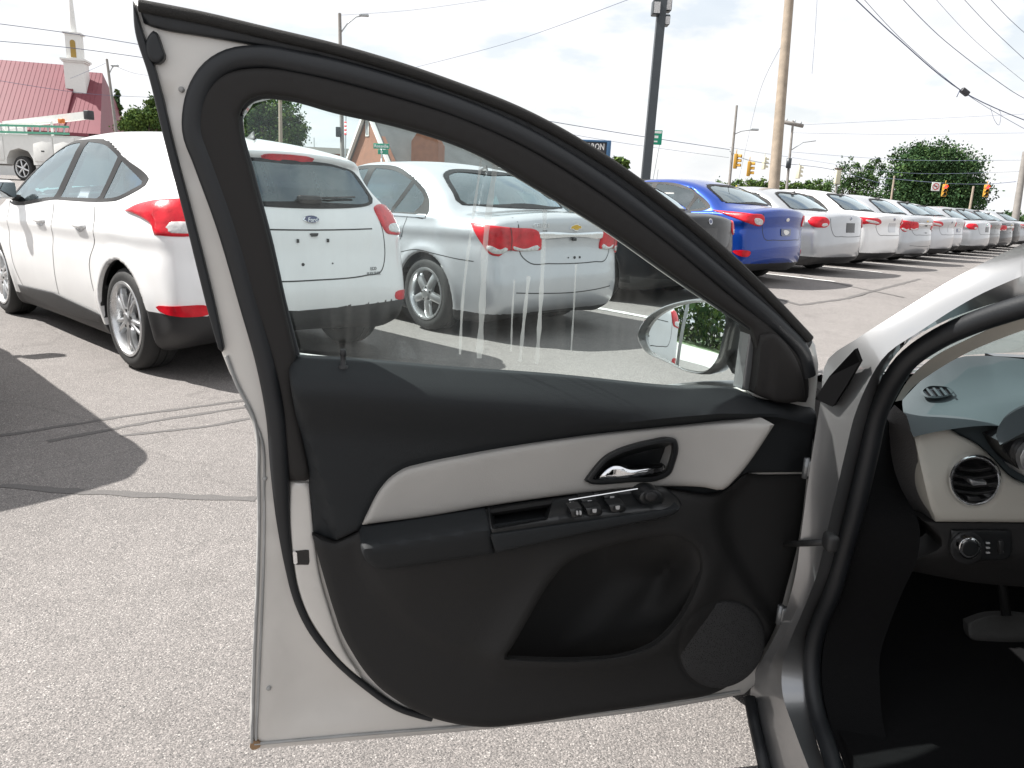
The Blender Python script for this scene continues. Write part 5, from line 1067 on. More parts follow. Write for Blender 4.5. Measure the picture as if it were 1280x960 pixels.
# demister grille on the top pad
dv = [(1152, 492), (1158, 487), (1172, 486), (1186, 489), (1190, 493), (1182, 497), (1166, 499), (1156, 497)]
gz_ = lambda px, py: on_z(px, py, .925)
def dashtop(px, py, up):  # lands on the top pad skin
    o = CAM; d = ray(px, py); best = None
    P0 = rows[1] + OWN; P1 = rows[2] + OWN
    a, b_, c_ = P0[12], P0[28], P1[20]; nr = np.cross(b_ - a, c_ - a); nr /= np.linalg.norm(nr); nr = nr if nr[2] > 0 else -nr
    t = ((a - o) @ nr) / (d @ nr); return o + d * t + nr * up - OWN
pv = resample(spline(dv, 6), n=32); k = len(pv)
obj('demister_frame', [dashtop(*(pv.mean(0) + (p - pv.mean(0)) * 1.12), .004) for p in pv] + [dashtop(*p, .006) for p in pv] + [dashtop(*p, .001) for p in pv], [(i, (i + 1) % k, k + (i + 1) % k, k + i) for i in range(k)] + [(k + i, k + (i + 1) % k, 2 * k + (i + 1) % k, 2 * k + i) for i in range(k)], M['dash'], dash, ang=60)
obj('demister_throat', [dashtop(*p, .0025) for p in pv], [tuple(range(k))], M['gloss_black'], dash)
for j in range(4):
    x0 = 1155 + j * 9; V = [dashtop(x0, 487.5, .005), dashtop(x0 + 3, 487.3, .005), dashtop(x0 + 11, 497.5, .005), dashtop(x0 + 8, 497.7, .005)]; obj('demister_slat', V, [(0, 1, 2, 3)], M['dash'], dash)
# instrument hood
rows2 = [row3(p, y_, 30) for p, y_ in (([(1247, 535), (1256, 521), (1275, 508), (1310, 497)], [1.13, 1.13, 1.14]), ([(1245, 545), (1250, 530), (1272, 512), (1310, 500)], [1.06, 1.07, 1.08]), ([(1250, 556), (1258, 552), (1280, 541), (1310, 535)], [1.05, 1.06, 1.07]), ([(1254, 556), (1262, 552), (1282, 545), (1310, 540)], [1.10, 1.11, 1.12]))]
V = np.vstack(rows2); F = [(i * 30 + j, (i + 1) * 30 + j, (i + 1) * 30 + j + 1, i * 30 + j + 1) for i in range(3) for j in range(29)]; obj('instrument_hood', V, F, M['dash'], dash, ang=60)
facey('instrument_recess', [(1250, 552, 'c'), (1275, 545), (1310, 538, 'c'), (1310, 610, 'c'), (1280, 592), (1262, 572)], 1.17, M['gloss_black'], dash, sp=10, curve=4)
facey('cluster_ring', [(1274, 570), (1284, 555), (1310, 548), (1310, 606), (1284, 596)], 1.155, M['alloy'], dash, sp=8, curve=4, r_px=4, r_w=.006)
# the rest of the dashboard, across to the passenger side
e5 = [r[-1] for r in rows]; far = [np.array([2.08 - OWN[0], q[1] + (.10 if i < 3 else .0), q[2]]) for i, q in enumerate(e5)]
V = []; ns = 14
for a, b_ in zip(e5, far):
    for t in np.linspace(0, 1, ns): V.append(a * (1 - t) + b_ * t + np.array([0, .06 * math.sin(t * math.pi), .0]))
obj('top_pad', V, [(i * ns + j, (i + 1) * ns + j, (i + 1) * ns + j + 1, i * ns + j + 1) for i in range(4) for j in range(ns - 1)], M['dash'], dash, ang=50)
b = MB(); z1 = e5[-1][2]; b.rbox(((1.04 + 2.08) / 2 - OWN[0], 1.27 - OWN[1], z1 - .10), (1.04, .12, .19), .03, 3); b.build('fascia', M['beige'], dash, True)
b = MB(); b.rbox(((1.04 + 2.08) / 2 - OWN[0], 1.30 - OWN[1], z1 - .31), (1.04, .14, .22), .03, 3); b.build('lower_fascia', M['dashlow'], dash, True)
b = MB(); b.rbox((1.40 - OWN[0], 1.17 - OWN[1], z1 - .16), (.26, .10, .30), .03, 3); b.build('centre_stack', M['piano'], dash, True)
h5 = [r[-1] for r in rows2]; V = []
for a in h5:
    for t in np.linspace(0, 1, 8): V.append(a + np.array([.30 * t, .02 * t, .035 * math.sin(t * math.pi) - .02 * t]))
obj('instrument_hood', V, [(i * 8 + j, (i + 1) * 8 + j, (i + 1) * 8 + j + 1, i * 8 + j + 1) for i in range(3) for j in range(7)], M['dash'], dash, ang=60)
b = MB(); R = Matrix.Rotation(rad(64), 3, 'X'); wc = Vector((1.04 - OWN[0], .88 - OWN[1], .90)); b.tube([R @ Vector((.185 * math.cos(a), .185 * math.sin(a), 0)) + wc for a in np.linspace(0, 2 * math.pi, 40, endpoint=False)], .015, 10, closed=True)
for a in (0, math.pi, -math.pi / 2): b.tube([R @ Vector((.06 * math.cos(a), .06 * math.sin(a), -.01)) + wc, R @ Vector((.18 * math.cos(a), .18 * math.sin(a), 0)) + wc], .014, 8)
b.rbox(tuple(wc), (.15, .12, .05), .02, 3, R=R); b.tube([wc, wc + R @ Vector((0, 0, -.32))], .03, 10); b.build('steering_wheel', M['trim'], own, True)
top = [on_x(1290, y_, x_) - OWN for y_, x_ in ((299, .68), (318, .70), (340, .705), (367, .745))]; V = list(top)
for q in ((.765, .74, 1.335), (.80, .50, 1.385), (.81, .10, 1.395)): V += [np.array(q) - OWN + np.array(d) for d in ((-.035, 0, .03), (-.03, 0, .01), (-.02, 0, -.015), (.01, 0, -.03))]
obj('pillar_rail', V, [(i * 4 + j, i * 4 + j + 1, (i + 1) * 4 + j + 1, (i + 1) * 4 + j) for i in range(3) for j in range(3)], M['own_silver'], pil, ang=60)
# foot well
b = MB(); o_ = OWN
b.box((-.02 + (1.42 - o_[0]), 1.95 - o_[1], .52), (1.5, .03, .50)); b.box((1.42 - o_[0], 1.1 - o_[1], .285), (1.62, 1.75, .03)); b.box((.63 - o_[0], 1.68 - o_[1], .56), (.03, .62, .58)); b.box((2.2 - o_[0], 1.1 - o_[1], .7), (.03, 1.8, .9))
b.build('footwell', M['carpet'], own)
M['pedal'] = mat('pedal_rubber', (.07, .068, .065), .6, bump=.8, bscale=160)
ped = facey('brake_pedal', [(1208, 778, 'c'), (1230, 770), (1262, 768), (1300, 772, 'c'), (1296, 800, 'c'), (1260, 806), (1225, 804), (1212, 798)], lambda q: 1.50 + .03 * sstep(800, 770, q[:, 1]), M['pedal'], own, sp=5, r_px=4, r_w=.006, depth=.015, curve=5)
b = MB(); q = on_y(1258, 770, 1.52) - o_; b.tube([q, q + np.array([.0, .07, .12]), q + np.array([.0, .09, .3])], .010, 8); b.build('pedal_arm', M['darkmetal'], ped, True)
# kick panel behind the seal
k0 = [(1106, 520), (1095, 578), (1080, 640), (1060, 709), (1040, 765), (1031, 800), (1027, 850), (1036, 900), (1060, 968)]; k1 = [(1113, 530), (1122, 600), (1150, 660), (1146, 700), (1128, 740), (1112, 780), (1100, 820), (1100, 860), (1105, 910), (1125, 968)]
loft('kick_panel', [k0, k1], [.600, .69], M['carpet'], own, n=40)
# windscreen, bonnet, roof, seats and the rest of the body
ws = [(.60, 1.40, .95), (.76, .93, 1.30), (1.40, .86, 1.36), (2.04, .93, 1.30), (2.2, 1.40, .95), (1.40, 1.62, .93)]
ws = np.array(ws); gv = []; 
for t in np.linspace(0, 1, 12):
    for s in np.linspace(0, 1, 16):
        lo_ = np.array([.655 + s * 1.49, 1.285 + .30 * math.sin(s * math.pi)**.7, .94]); hi_ = np.array([.84 + s * 1.12, .86 - .0 + .02 * math.sin(s * math.pi), 1.335 + .03 * math.sin(s * math.pi)]); gv.append(lo_ * (1 - t) + hi_ * t + np.array([0, .03, .03]) * math.sin(t * math.pi) - OWN)
obj('windscreen', gv, [(i * 16 + j, i * 16 + j + 1, (i + 1) * 16 + j + 1, (i + 1) * 16 + j) for i in range(11) for j in range(15)], M['screen'], own)
# body behind the driver's seat and wing ahead of the door come from the saloon hull
def own_body():
    me = cr.mesh('body', [M['own_silver'], M['trim'], M['interior']]); V = np.array([v.co[:] for v in me.vertices]); Q = [tuple(p.vertices) for p in me.polygons]; mi = [p.material_index for p in me.polygons]
    R = lambda v: np.stack([-v[:, 1], v[:, 0], v[:, 2]], -1); W3 = R(V); keep = []
    for k, f in enumerate(Q):
        c = W3[list(f)].mean(0) + OWN
        if c[1] < .12 or (c[1] > 1.56 and c[2] < 1.02 and mi[k] == 0) or (1.36 < c[1] < 1.57 and c[2] < .9 and mi[k] == 0 and (c[0] < .6 or c[0] > 2.2)) or (c[0] > 1.55 and c[1] > .1 and (c[2] < .95 or c[2] > 1.36) and c[0] > 2.05) or (c[2] > 1.30 and c[1] < .80): keep.append(k)
    W3[:, 2] -= .15 * sstep(1.3, 1.6, W3[:, 1] + OWN[1]) * sstep(.35, .75, W3[:, 2]); used = sorted({i for k in keep for i in Q[k]}); mp = {i: j for j, i in enumerate(used)}
    me2 = newmesh('body', W3[used], [tuple(mp[i] for i in Q[k]) for k in keep], [M['own_silver'], M['trim'], M['interior']], [mi[k] for k in keep]); bpy.data.meshes.remove(me); return link('body', me2, own)
own_body()
b = MB()
for sx in (-.37, .37):
    Rm = Matrix.Rotation(rad(18), 3, 'X'); b.rbox((sx, .78, .50), (.5, .52, .16), .06, 4); b.rbox((sx, .45, .85), (.48, .15, .66), .06, 4, R=Rm); b.rbox((sx, .33, 1.22), (.26, .10, .18), .04, 4, R=Rm)
b.build('front_seats', M['seat'], own, True)
for xw in (0, 2.685):
    for sg in (1, -1):
        tm, rmm = wheel_mesh(.325, 'five'); w = link('wheel', tm, own, (-sg * .773, xw, .325), (0, 0, math.pi / 2 if sg > 0 else -math.pi / 2)); link('rim', rmm, w)
# ---------------------------------------------------------------- beyond the lot
def proj(P):
    d = np.asarray(P, float) - CAM; z = d @ CF; return np.array([640 + FPX * (d @ CR) / z, 480 - FPX * (d @ CU) / z])
def z_at(xy, py):
    lo_, hi_ = -20.0, 120.0
    for _ in range(50):
        md = (lo_ + hi_) / 2
        if proj((xy[0], xy[1], md))[1] > py: lo_ = md
        else: hi_ = md
    return lo_
M['wood'] = mat('pole_wood', (.30, .245, .19), .85, var=.22, vscale=5, bump=.5, bscale=60)
M['greywood'] = mat('pole_grey', (.22, .205, .19), .85, var=.2, vscale=5)
M['post_dark'] = mat('lamp_post_paint', (.035, .042, .048), .4, var=.1)
M['galv'] = mat('galvanised', (.42, .44, .45), .45, metal=.5)
M['wire'] = mat('wire', (.10, .12, .19), .7)
M['signal'] = mat('signal_yellow', (.50, .27, .03), .5); M['signal_pale'] = mat('signal_back', (.62, .58, .44), .6); M['signal_dark'] = mat('signal_dark', (.06, .04, .03), .6)
M['redlamp'] = mat('red_signal', (1.0, .03, .03), .4, emis=3.0); M['offlamp'] = mat('unlit_lamp', (.02, .02, .02), .3)
M['signgreen'] = mat('sign_green', (.0, .27, .16), .45); M['signwhite'] = mat('sign_white', (.8, .8, .78), .5); M['signred'] = mat('sign_red', (.55, .02, .03), .5)
M['signblue'] = mat('sign_blue', (.04, .12, .24), .4); M['signblack'] = mat('sign_black', (.03, .03, .035), .5)
M['redroof'] = mat('red_metal_roof', (.175, .032, .048), .5, var=.07, vscale=.6); M['stucco'] = mat('white_boards', (.74, .74, .72), .7, var=.04)
M['brick'] = mat('red_brick', (.30, .145, .095), .9, var=.16, vscale=2.5); M['shingle'] = mat('grey_shingle', (.16, .165, .165), .9, var=.18, vscale=1.2)
M['flat_roof'] = mat('flat_fascia', (.52, .51, .47), .8); M['louvre'] = mat('louvre_amber', (.34, .22, .05), .6)
M['leafA'] = mat('leaf_mid', (.068, .118, .040), .8, var=.4, vscale=.5, spec=.08); M['leafB'] = mat('leaf_pale', (.105, .16, .040), .8, var=.35, vscale=.5, spec=.08); M['leafC'] = mat('leaf_deep', (.038, .076, .032), .8, var=.4, vscale=.5, spec=.08); M['bark'] = mat('bark', (.10, .08, .06), .9, bump=.5, bscale=8)

def pole(name, top, bot, D, w_px, m, label, cat='utility pole', group=None, square=False, taper=.8, D2=None):
    """upright from sight lines: base under 'bot', top at 'top' (pixels), at depth D"""
    a = at_depth(*bot, D); b = at_depth(*top, D2 or D); g = float(gz(a[0], a[1])); d = (a - b) / max(1e-6, (b[2] - a[2])); base = a + d * (a[2] - g + .1); base[2] = g - .1
    r = w_px * D / FPX / 2; e = empty(name, tuple(base)); tag(e, label, cat, group); mb = MB()
    if square:
        ax = (b - base); mb.prism([(-r, -r), (r, -r), (r, r), (-r, r)], 0, 1, f=lambda x, y, c: tuple(np.array([x, y, 0]) + ax * c)); mb.build('shaft', m, e)
    else:
        mb.tube([np.zeros(3), (b - base) * .5, b - base], [r * 1.08, r * .95, r * taper], 12); mb.build('shaft', m, e, True, ang=50)
    return e, base, b
def rel(e, P): return np.array(P) - np.array(e.location)
def arm(e, pts, r, m, name='arm'):
    b = MB(); b.tube([rel(e, p) for p in pts], r, 7); return b.build(name, m, e, True)
def lamp_head(e, p, L, dirn, m):
    b = MB(); R = Matrix.Rotation(math.atan2(dirn[1], dirn[0]), 3, 'Z'); b.rbox(tuple(rel(e, p)), (L, L * .45, L * .28), L * .1, 3, R=R); return b.build('lamp_head', m, e, True)
# black lamp post with flood lights
e, b0, t0 = pole('lamp_post', (828.5, -4), (806, 232), 16.5, 10.5, M['post_dark'], 'tall black square lamp post with flood lights behind the door frame', 'lamp post', square=True)
for px, py, s in ((820, 10, 1), (834, 6, 1), (833, 26, .7)):
    q = at_depth(px, py, 16.4 if px < 825 else 16.6); b = MB(); b.rbox(tuple(rel(e, q)), (.17 * s, .30, .30 * s), .03, 3); o = b.build('flood_light', M['post_dark'], e, True); b = MB(); b.box(tuple(rel(e, q + np.array([-.0, -.155, -.02]))), (.13 * s, .01, .22 * s)); b.build('lens', M['clear_lens'], o)
# the big bare wood pole
pole('utility_pole', (989, -30), (967, 236), 21, 13.5, M['wood'], 'thick bare wooden utility pole behind the white cars', taper=.82)
e, b0, t0 = pole('utility_pole', (921, 132), (911, 236), 46, 3.6, M['greywood'], 'slim grey utility pole with street light arm left of the thick wood pole')
arm(e, [at_depth(917.5, 168, 46), at_depth(927, 164, 46), at_depth(945, 161.5, 46)], .03, M['galv']); lamp_head(e, at_depth(943, 162, 46), .5, CR, M['galv'])
e, b0, t0 = pole('utility_pole', (991.5, 151), (983, 238), 48, 3.4, M['greywood'], 'dark utility pole with crossarm right of the thick wood pole')
arm(e, [at_depth(980, 152.5, 48), at_depth(1004, 157.5, 48)], .12, M['greywood'], 'crossarm')
arm(e, [at_depth(990, 187, 48), at_depth(1004, 178, 48), at_depth(1020, 176, 48)], .03, M['galv'])
b = MB(); b.lathe([(.001, -.3), (.16, -.3), (.16, .3), (.001, .3)], 10, c=tuple(rel(e, at_depth(986, 204, 47.8)))); b.build('transformer', M['post_dark'], e, True)
for px in (983, 993, 1001):
    b = MB(); b.lathe([(.05, 0), (.07, .1), (.04, .16), (.001, .2)], 8, c=tuple(rel(e, at_depth(px, 151 + (px - 980) * .2, 48)))); b.build('insulator', M['galv'], e, True)
pole('utility_pole', (350, 100), (351, 192), 38, 5, M['wood'], 'tan wooden pole in front of the tree, seen through the door glass')
e, b0, t0 = pole('street_light', (424.5, 17), (428, 198), 36, 5.2, M['greywood'], 'wooden street light pole with curved arm above the door frame', 'street light')
arm(e, [at_depth(426, 41, 36), at_depth(434, 30, 36), at_depth(445, 21, 36), at_depth(455, 19.5, 36)], .03, M['galv']); lamp_head(e, at_depth(455, 19, 36), .45, CR, M['galv'])
b = MB(); b.rbox(tuple(rel(e, at_depth(423, 165, 35.8))), (.22, .2, .45), .03, 2); b.build('meter_box', M['post_dark'], e, True)
e, b0, t0 = pole('flag_pole', (433, 100), (431.5, 205), 44, 1.6, M['galv'], 'thin flag pole with a drooping striped flag beside the brick gable', 'flag pole')
for k in range(7):
    V = [rel(e, at_depth(431 + .2 * s * (1 if k % 2 else 1), 152 + k * 2.4 + t * 2.4, 44 - .06 * s)) for t in (0, 1) for s in (-3, 6, 11)]
    obj('flag_stripe', V + [np.array(v) + np.array([0, .02, 0]) for v in V], [(0, 1, 4, 3), (1, 2, 5, 4), (6, 9, 10, 7), (7, 10, 11, 8), (0, 3, 9, 6), (2, 8, 11, 5), (3, 4, 10, 9), (4, 5, 11, 10), (0, 6, 7, 1), (1, 7, 8, 2)], M['signred'] if k % 2 == 0 else M['signwhite'], e)
e, b0, t0 = pole('utility_pole', (133.5, 74), (145, 162), 42, 3.8, M['greywood'], 'grey utility pole with a lamp beside the red roof church')
arm(e, [at_depth(136, 93, 42), at_depth(140, 85, 42), at_depth(143, 81.5, 42)], .03, M['galv']); lamp_head(e, at_depth(143.5, 82, 42), .4, CR, M['galv'])
pole('utility_pole', (1282, 190), (1268, 280), 36, 8.5, M['greywood'], 'leaning grey utility pole at the right edge of the photo')
pole('utility_pole', (1118, 220), (1113, 256), 52, 2.6, M['wood'], 'short pale pole in front of the large oak tree')
pole('utility_pole', (1217, 233), (1211, 268), 52, 3, M['wood'], 'pale pole between the two red traffic lights')
pole('marker_post', (825, 176), (815, 230), 32, 1.6, M['galv'], 'thin grey post under the green sign', 'post')
pole('marker_post', (822.5, 212), (820, 230), 40, 1.5, M['galv'], 'short thin grey post above the blue car roof', 'post')
pole('marker_post', (911 + 10, 232), (918, 245), 24, 3.0, mat('yellow_guard', (.55, .45, .03), .5), 'yellow guy wire guard sticking up behind the blue car', 'guy guard')
e, b0, t0 = pole('signal_post', (1047, 214), (1043, 258), 30, 2.6, M['greywood'], 'white topped signal box on a slim post before the trees', 'signal post')
b = MB(); q = rel(e, at_depth(1047, 221, 29.9)); b.rbox(tuple(q), (.20, .18, .56), .04, 3); b.build('signal_box', M['signal_pale'], e, True)
b = MB(); b.rbox(tuple(q + np.array([0, 0, .3])), (.24, .22, .06), .02, 2); b.build('cap', M['signal_dark'], e, True)
# traffic signals hung on span wires
def signal(px, py, D, h_px, side, lit, label, body='signal', yaw=0):
    c = at_depth(px, py, D); e = empty('traffic_light', tuple(c)); tag(e, label, 'traffic light', 'traffic lights hung over the crossing'); h = h_px * D / FPX; w = h * .36; R = Matrix.Rotation(yaw, 3, 'Z')
    b = MB(); b.rbox((0, 0, 0), (w, w * .6, h), w * .12, 2, R=R); b.tube([(0, 0, h / 2), (0, 0, h * .8)], .02, 6); b.build('housing', M[body], e, True)
    for k in (1, 0, -1):
        b = MB(); pr = []; r = w * .42; V = []
        for t in (0, 1):
            for a in np.linspace(-.3, math.pi + .3, 9): V.append(R @ Vector((r * math.cos(a), -w * .3 - t * w * .75, k * h * .31 + r * math.sin(a))))
        b.add(V, [(i, i + 1, 10 + i, 9 + i) for i in range(8)]); b.build('visor', M[body] if body != 'signal' else M['signal'], e, True)
        b = MB(); b.lathe([(r * .95, 0), (r * .6, -.03), (.001, -.045)], 14, 'y', c=tuple(R @ Vector((0, -w * .3, k * h * .31))), R=R); b.build('lamp', M['redlamp'] if (lit and k == 1) else M['offlamp'], e, True)
    return e
signal(919.5, 201.5, 45, 18, 1, False, 'orange traffic light nearest the slim grey pole', yaw=rad(62))
signal(936, 211, 43, 18, 1, False, 'lower orange brown traffic light between the two wooden poles', yaw=rad(68))
signal(955, 204, 50, 15, 1, False, 'pale backed traffic light just left of the thick wooden pole', 'signal_pale', yaw=rad(115))
signal(998, 215, 50, 16, 1, False, 'pale backed traffic light right of the crossarm pole', 'signal_pale', yaw=rad(120))
signal(1180.5, 238, 46, 15, 1, True, 'lit red traffic light beside the no left turn sign', yaw=rad(-12))
signal(1232.5, 238.5, 46, 15, 1, True, 'lit red traffic light at the right edge of the oak tree', yaw=rad(-12))
def board(name, px0, py0, px1, py1, D, m, label, cat, yaw=0, th=.04, post=True, group=None):
    c = at_depth((px0 + px1) / 2, (py0 + py1) / 2, D); w = abs(px1 - px0) * D / FPX; h = abs(py1 - py0) * D / FPX
    e = empty(name, tuple(c), yaw); tag(e, label, cat, group); b = MB(); b.rbox((0, 0, 0), (w, th, h), min(.02, th * .4), 2); b.build('panel', m, e, True); return e, w, h
def board_text(e, s, size, y, z, m, name='lettering', wide=1.0):
    V, F = txt(s, size, .003, True); V = [(v[0] * wide, y - v[2], v[1] + z) for v in V]; return obj(name, V, F, m, e, smooth=False)
e, w, h = board('turn_sign', 1164.5, 228, 1175, 238.5, 45.8, M['signwhite'], 'white no left turn sign beside the lit red traffic light', 'road sign', th=.03)
b = MB(); b.lathe([(.20, -.016), (.20, -.022), (.155, -.022), (.155, -.016)], 28, 'y'); b.box((0, -.0185, 0), (.36, .004, .035), R=Matrix.Rotation(rad(40), 3, 'Y')); b.build('red_ring', M['signred'], e)
b = MB(); b.prism([(.05, -.13), (.09, -.13), (.09, .05), (-.03, .05), (-.03, .10), (-.13, .03), (-.03, -.04), (-.03, .01), (.05, .01)], -.0165, -.0155, f=lambda a, c, d: (a, d, c)); b.build('arrow', M['signblack'], e)
e, w, h = board('guide_sign', 812, 163, 827.5, 180.5, 31, M['signgreen'], 'small green road sign half hidden by the black lamp post', 'road sign', th=.03)
b = MB(); b.box((.0, -.017, h * .36), (w * .86, .004, h * .16)); b.box((.02, -.017, .02), (w * .3, .004, h * .17)); b.box((.0, -.017, -h * .28), (w * .3, .004, h * .1)); b.build('sign_marks', M['signwhite'], e)
e, w, h = board('street_sign', 466.5, 179.5, 487, 186, 24, M['signgreen'], 'green street name sign of two stacked blades above the silver saloon', 'street sign', yaw=rad(-6), th=.012)
b = MB(); b.rbox((.05, .02, -.17), (w * .66, .012, h * .9), .004, 2); b.build('second_blade', M['signgreen'], e, True); board_text(e, 'Rossville', .13, -.0065, 0, M['signwhite']); board_text(e, 'St', .10, .0135 - .001, -.17, M['signwhite'])
b = MB(); b.tube([(0, .04, h / 2), (0, .04, -2.9)], .03, 8); b.build('sign_post', M['galv'], e, True)
e, w, h = board('dealer_sign', 680, 176.5, 760, 211, 38, M['signblack'], 'dark sign board with blue frame and white letters behind the door frame', 'sign board', yaw=rad(-8), th=.25)
for cx, cz, a, c in ((0, h / 2, w + .14, .10), (0, -h / 2, w + .14, .10), (w / 2, 0, .2, h + .1), (-w / 2, 0, .2, h + .1)):
    b = MB(); b.rbox((cx, 0, cz), (a, .42, c), .03, 2); b.build('frame', M['signblue'], e, True)
board_text(e, 'R AARON', .42, -.128, h * .30, M['signwhite'], wide=.72)
col_ = [o for o in e.children if o.name.startswith('lettering')][-1]; col_.location.x = .72; board_text(e, 'ER', .34, -.128, -h * .05, M['signwhite'], wide=.72).location.x = 1.05
b = MB(); b.tube([(-w * .3, .0, -h / 2), (-w * .3, 0, -5.5)], .12, 10); b.build('sign_leg', M['galv'], e, True); b = MB(); b.tube([(w * .3, .0, -h / 2), (w * .3, 0, -5.5)], .12, 10); b.build('sign_leg', M['galv'], e, True)
# overhead wires, each strung between far supports
def wire(pts, r, label, m='wire', group='overhead wires'):
    P = np.array([at_depth(*p[:2], p[2]) for p in pts]); t = np.linspace(0, 1, len(P)); n = 24; S = []
    for u in np.linspace(0, 1, n):
        k = min(int(u * (len(P) - 1)), len(P) - 2); f = u * (len(P) - 1) - k; p0 = P[max(k - 1, 0)]; p1 = P[k]; p2 = P[k + 1]; p3 = P[min(k + 2, len(P) - 1)]
        S.append(.5 * (2 * p1 + (p2 - p0) * f + (2 * p0 - 5 * p1 + 4 * p2 - p3) * f * f + (3 * p1 - p0 - 3 * p2 + p3) * f**3))
    V, F = sweep([s - P[0] for s in S], r * .8, 6); return tag(obj('overhead_wire', V, F, M[m], None, loc=tuple(P[0])), label, 'wire', group)
wire([(-30, 26, 30), (90, 42, 32), (200, 60, 36)], .018, 'upper blue grey wire crossing the steeple')
wire([(-30, 49, 30), (90, 60, 32), (200, 75, 36)], .018, 'lower blue grey wire crossing the steeple belfry')
wire([(-30, 96, 34), (70, 112, 36), (133, 119, 41), (200, 122, 50)], .014, 'thin dark wire low across the red roof')
wire([(132, 79, 42), (112, 88, 40), (88, 98, 38)], .010, 'thin wire sloping from the lamp pole to the steeple')
wire([(143, 82, 42), (170, 92, 44), (205, 96, 50)], .010, 'thin wire right of the pole beside the church')
wire([(425, 19, 36), (520, 12, 34), (660, -8, 30)], .008, 'thin wire rising right from the curved arm street light')
wire([(520, 84, 36), (640, 52, 30), (800, -6, 22)], .010, 'thin wire climbing across the sky above the door frame')
wire([(660, 147, 38), (780, 167, 40), (912, 187, 46)], .022, 'upper blue wire running to the slim grey pole')
wire([(660, 158, 38), (780, 179, 40), (911, 197, 46)], .012, 'lower faint wire running to the slim grey pole')
wire([(912, 189, 46), (935, 200, 47), (984, 208, 48)], .020, 'span wire carrying the orange traffic lights')
wire([(912, 184, 46), (945, 190, 47), (985, 196, 48)], .012, 'thin wire above the orange traffic lights')
wire([(986, 205, 48), (1040, 212, 48), (1110, 232, 48)], .020, 'sagging cable right of the crossarm pole')
wire([(1100, 222, 48), (1180, 229, 46), (1232, 230, 45.5), (1270, 227, 36)], .020, 'span wire holding the two red traffic lights')
wire([(990, 166, 48), (1120, 168, 46), (1290, 166, 40)], .010, 'high thin wire left of the right edge pole')
wire([(1004, 156, 48), (1130, 150, 46), (1290, 142, 40)], .010, 'thin wire from the crossarm to the upper right')
wire([(990, 190, 48), (1130, 200, 46), (1290, 200, 38)], .012, 'thin wire above the oak tree crown')
wire([(990, 197, 48), (1130, 216, 46), (1290, 214, 38)], .010, 'thin wire crossing the upper oak tree')
wire([(1058, -12, 13), (1120, 46, 14), (1206, 116, 15), (1300, 158, 17)], .012, 'thick blue cable with a black splice box at the upper right')
wire([(1070, -12, 13), (1130, 52, 14), (1210, 119, 15), (1300, 172, 17)], .006, 'thin line running just under the thick blue cable')
wire([(1118, -12, 16), (1180, 50, 17), (1262, 112, 19), (1300, 132, 20)], .009, 'middle wire at the upper right')
wire([(1160, -12, 16), (1220, 52, 17), (1300, 118, 19)], .005, 'faint wire right of the middle wire at the upper right')
wire([(1195, -12, 16), (1240, 36, 17), (1300, 92, 18)], .007, 'wire second from the upper right corner')
wire([(1228, -12, 16), (1262, 24, 17), (1300, 58, 18)], .007, 'wire nearest the upper right corner')
wire([(1022, -12, 20), (1019, 40, 20), (1015, 92, 20)], .006, 'loose wire hanging right of the thick wooden pole')
wire([(975, 60, 21), (952, 108, 26), (938, 160, 36), (921, 236, 44)], .007, 'thin guy wire left of the thick wooden pole')
c = at_depth(1206, 115, 14.9); e = empty('splice_box', tuple(c)); tag(e, 'black splice box hung on the thick blue cable', 'cable box'); b = MB(); b.rbox((0, 0, 0), (.17, .1, .10), .02, 3, R=Matrix.Rotation(rad(32), 3, 'Y')); b.build('case', M['signblack'], e, True); b = MB(); b.tube([(-.1, 0, .04), (-.14, 0, -.10)], .008, 6); b.build('tail', M['wire'], e, True)
wire([(1238, 134, 15.6), (1243, 150, 15.6), (1249, 156, 15.6), (1251, 142, 15.6), (1247, 136, 15.6)], .005, 'loop of slack line on the thick blue cable')
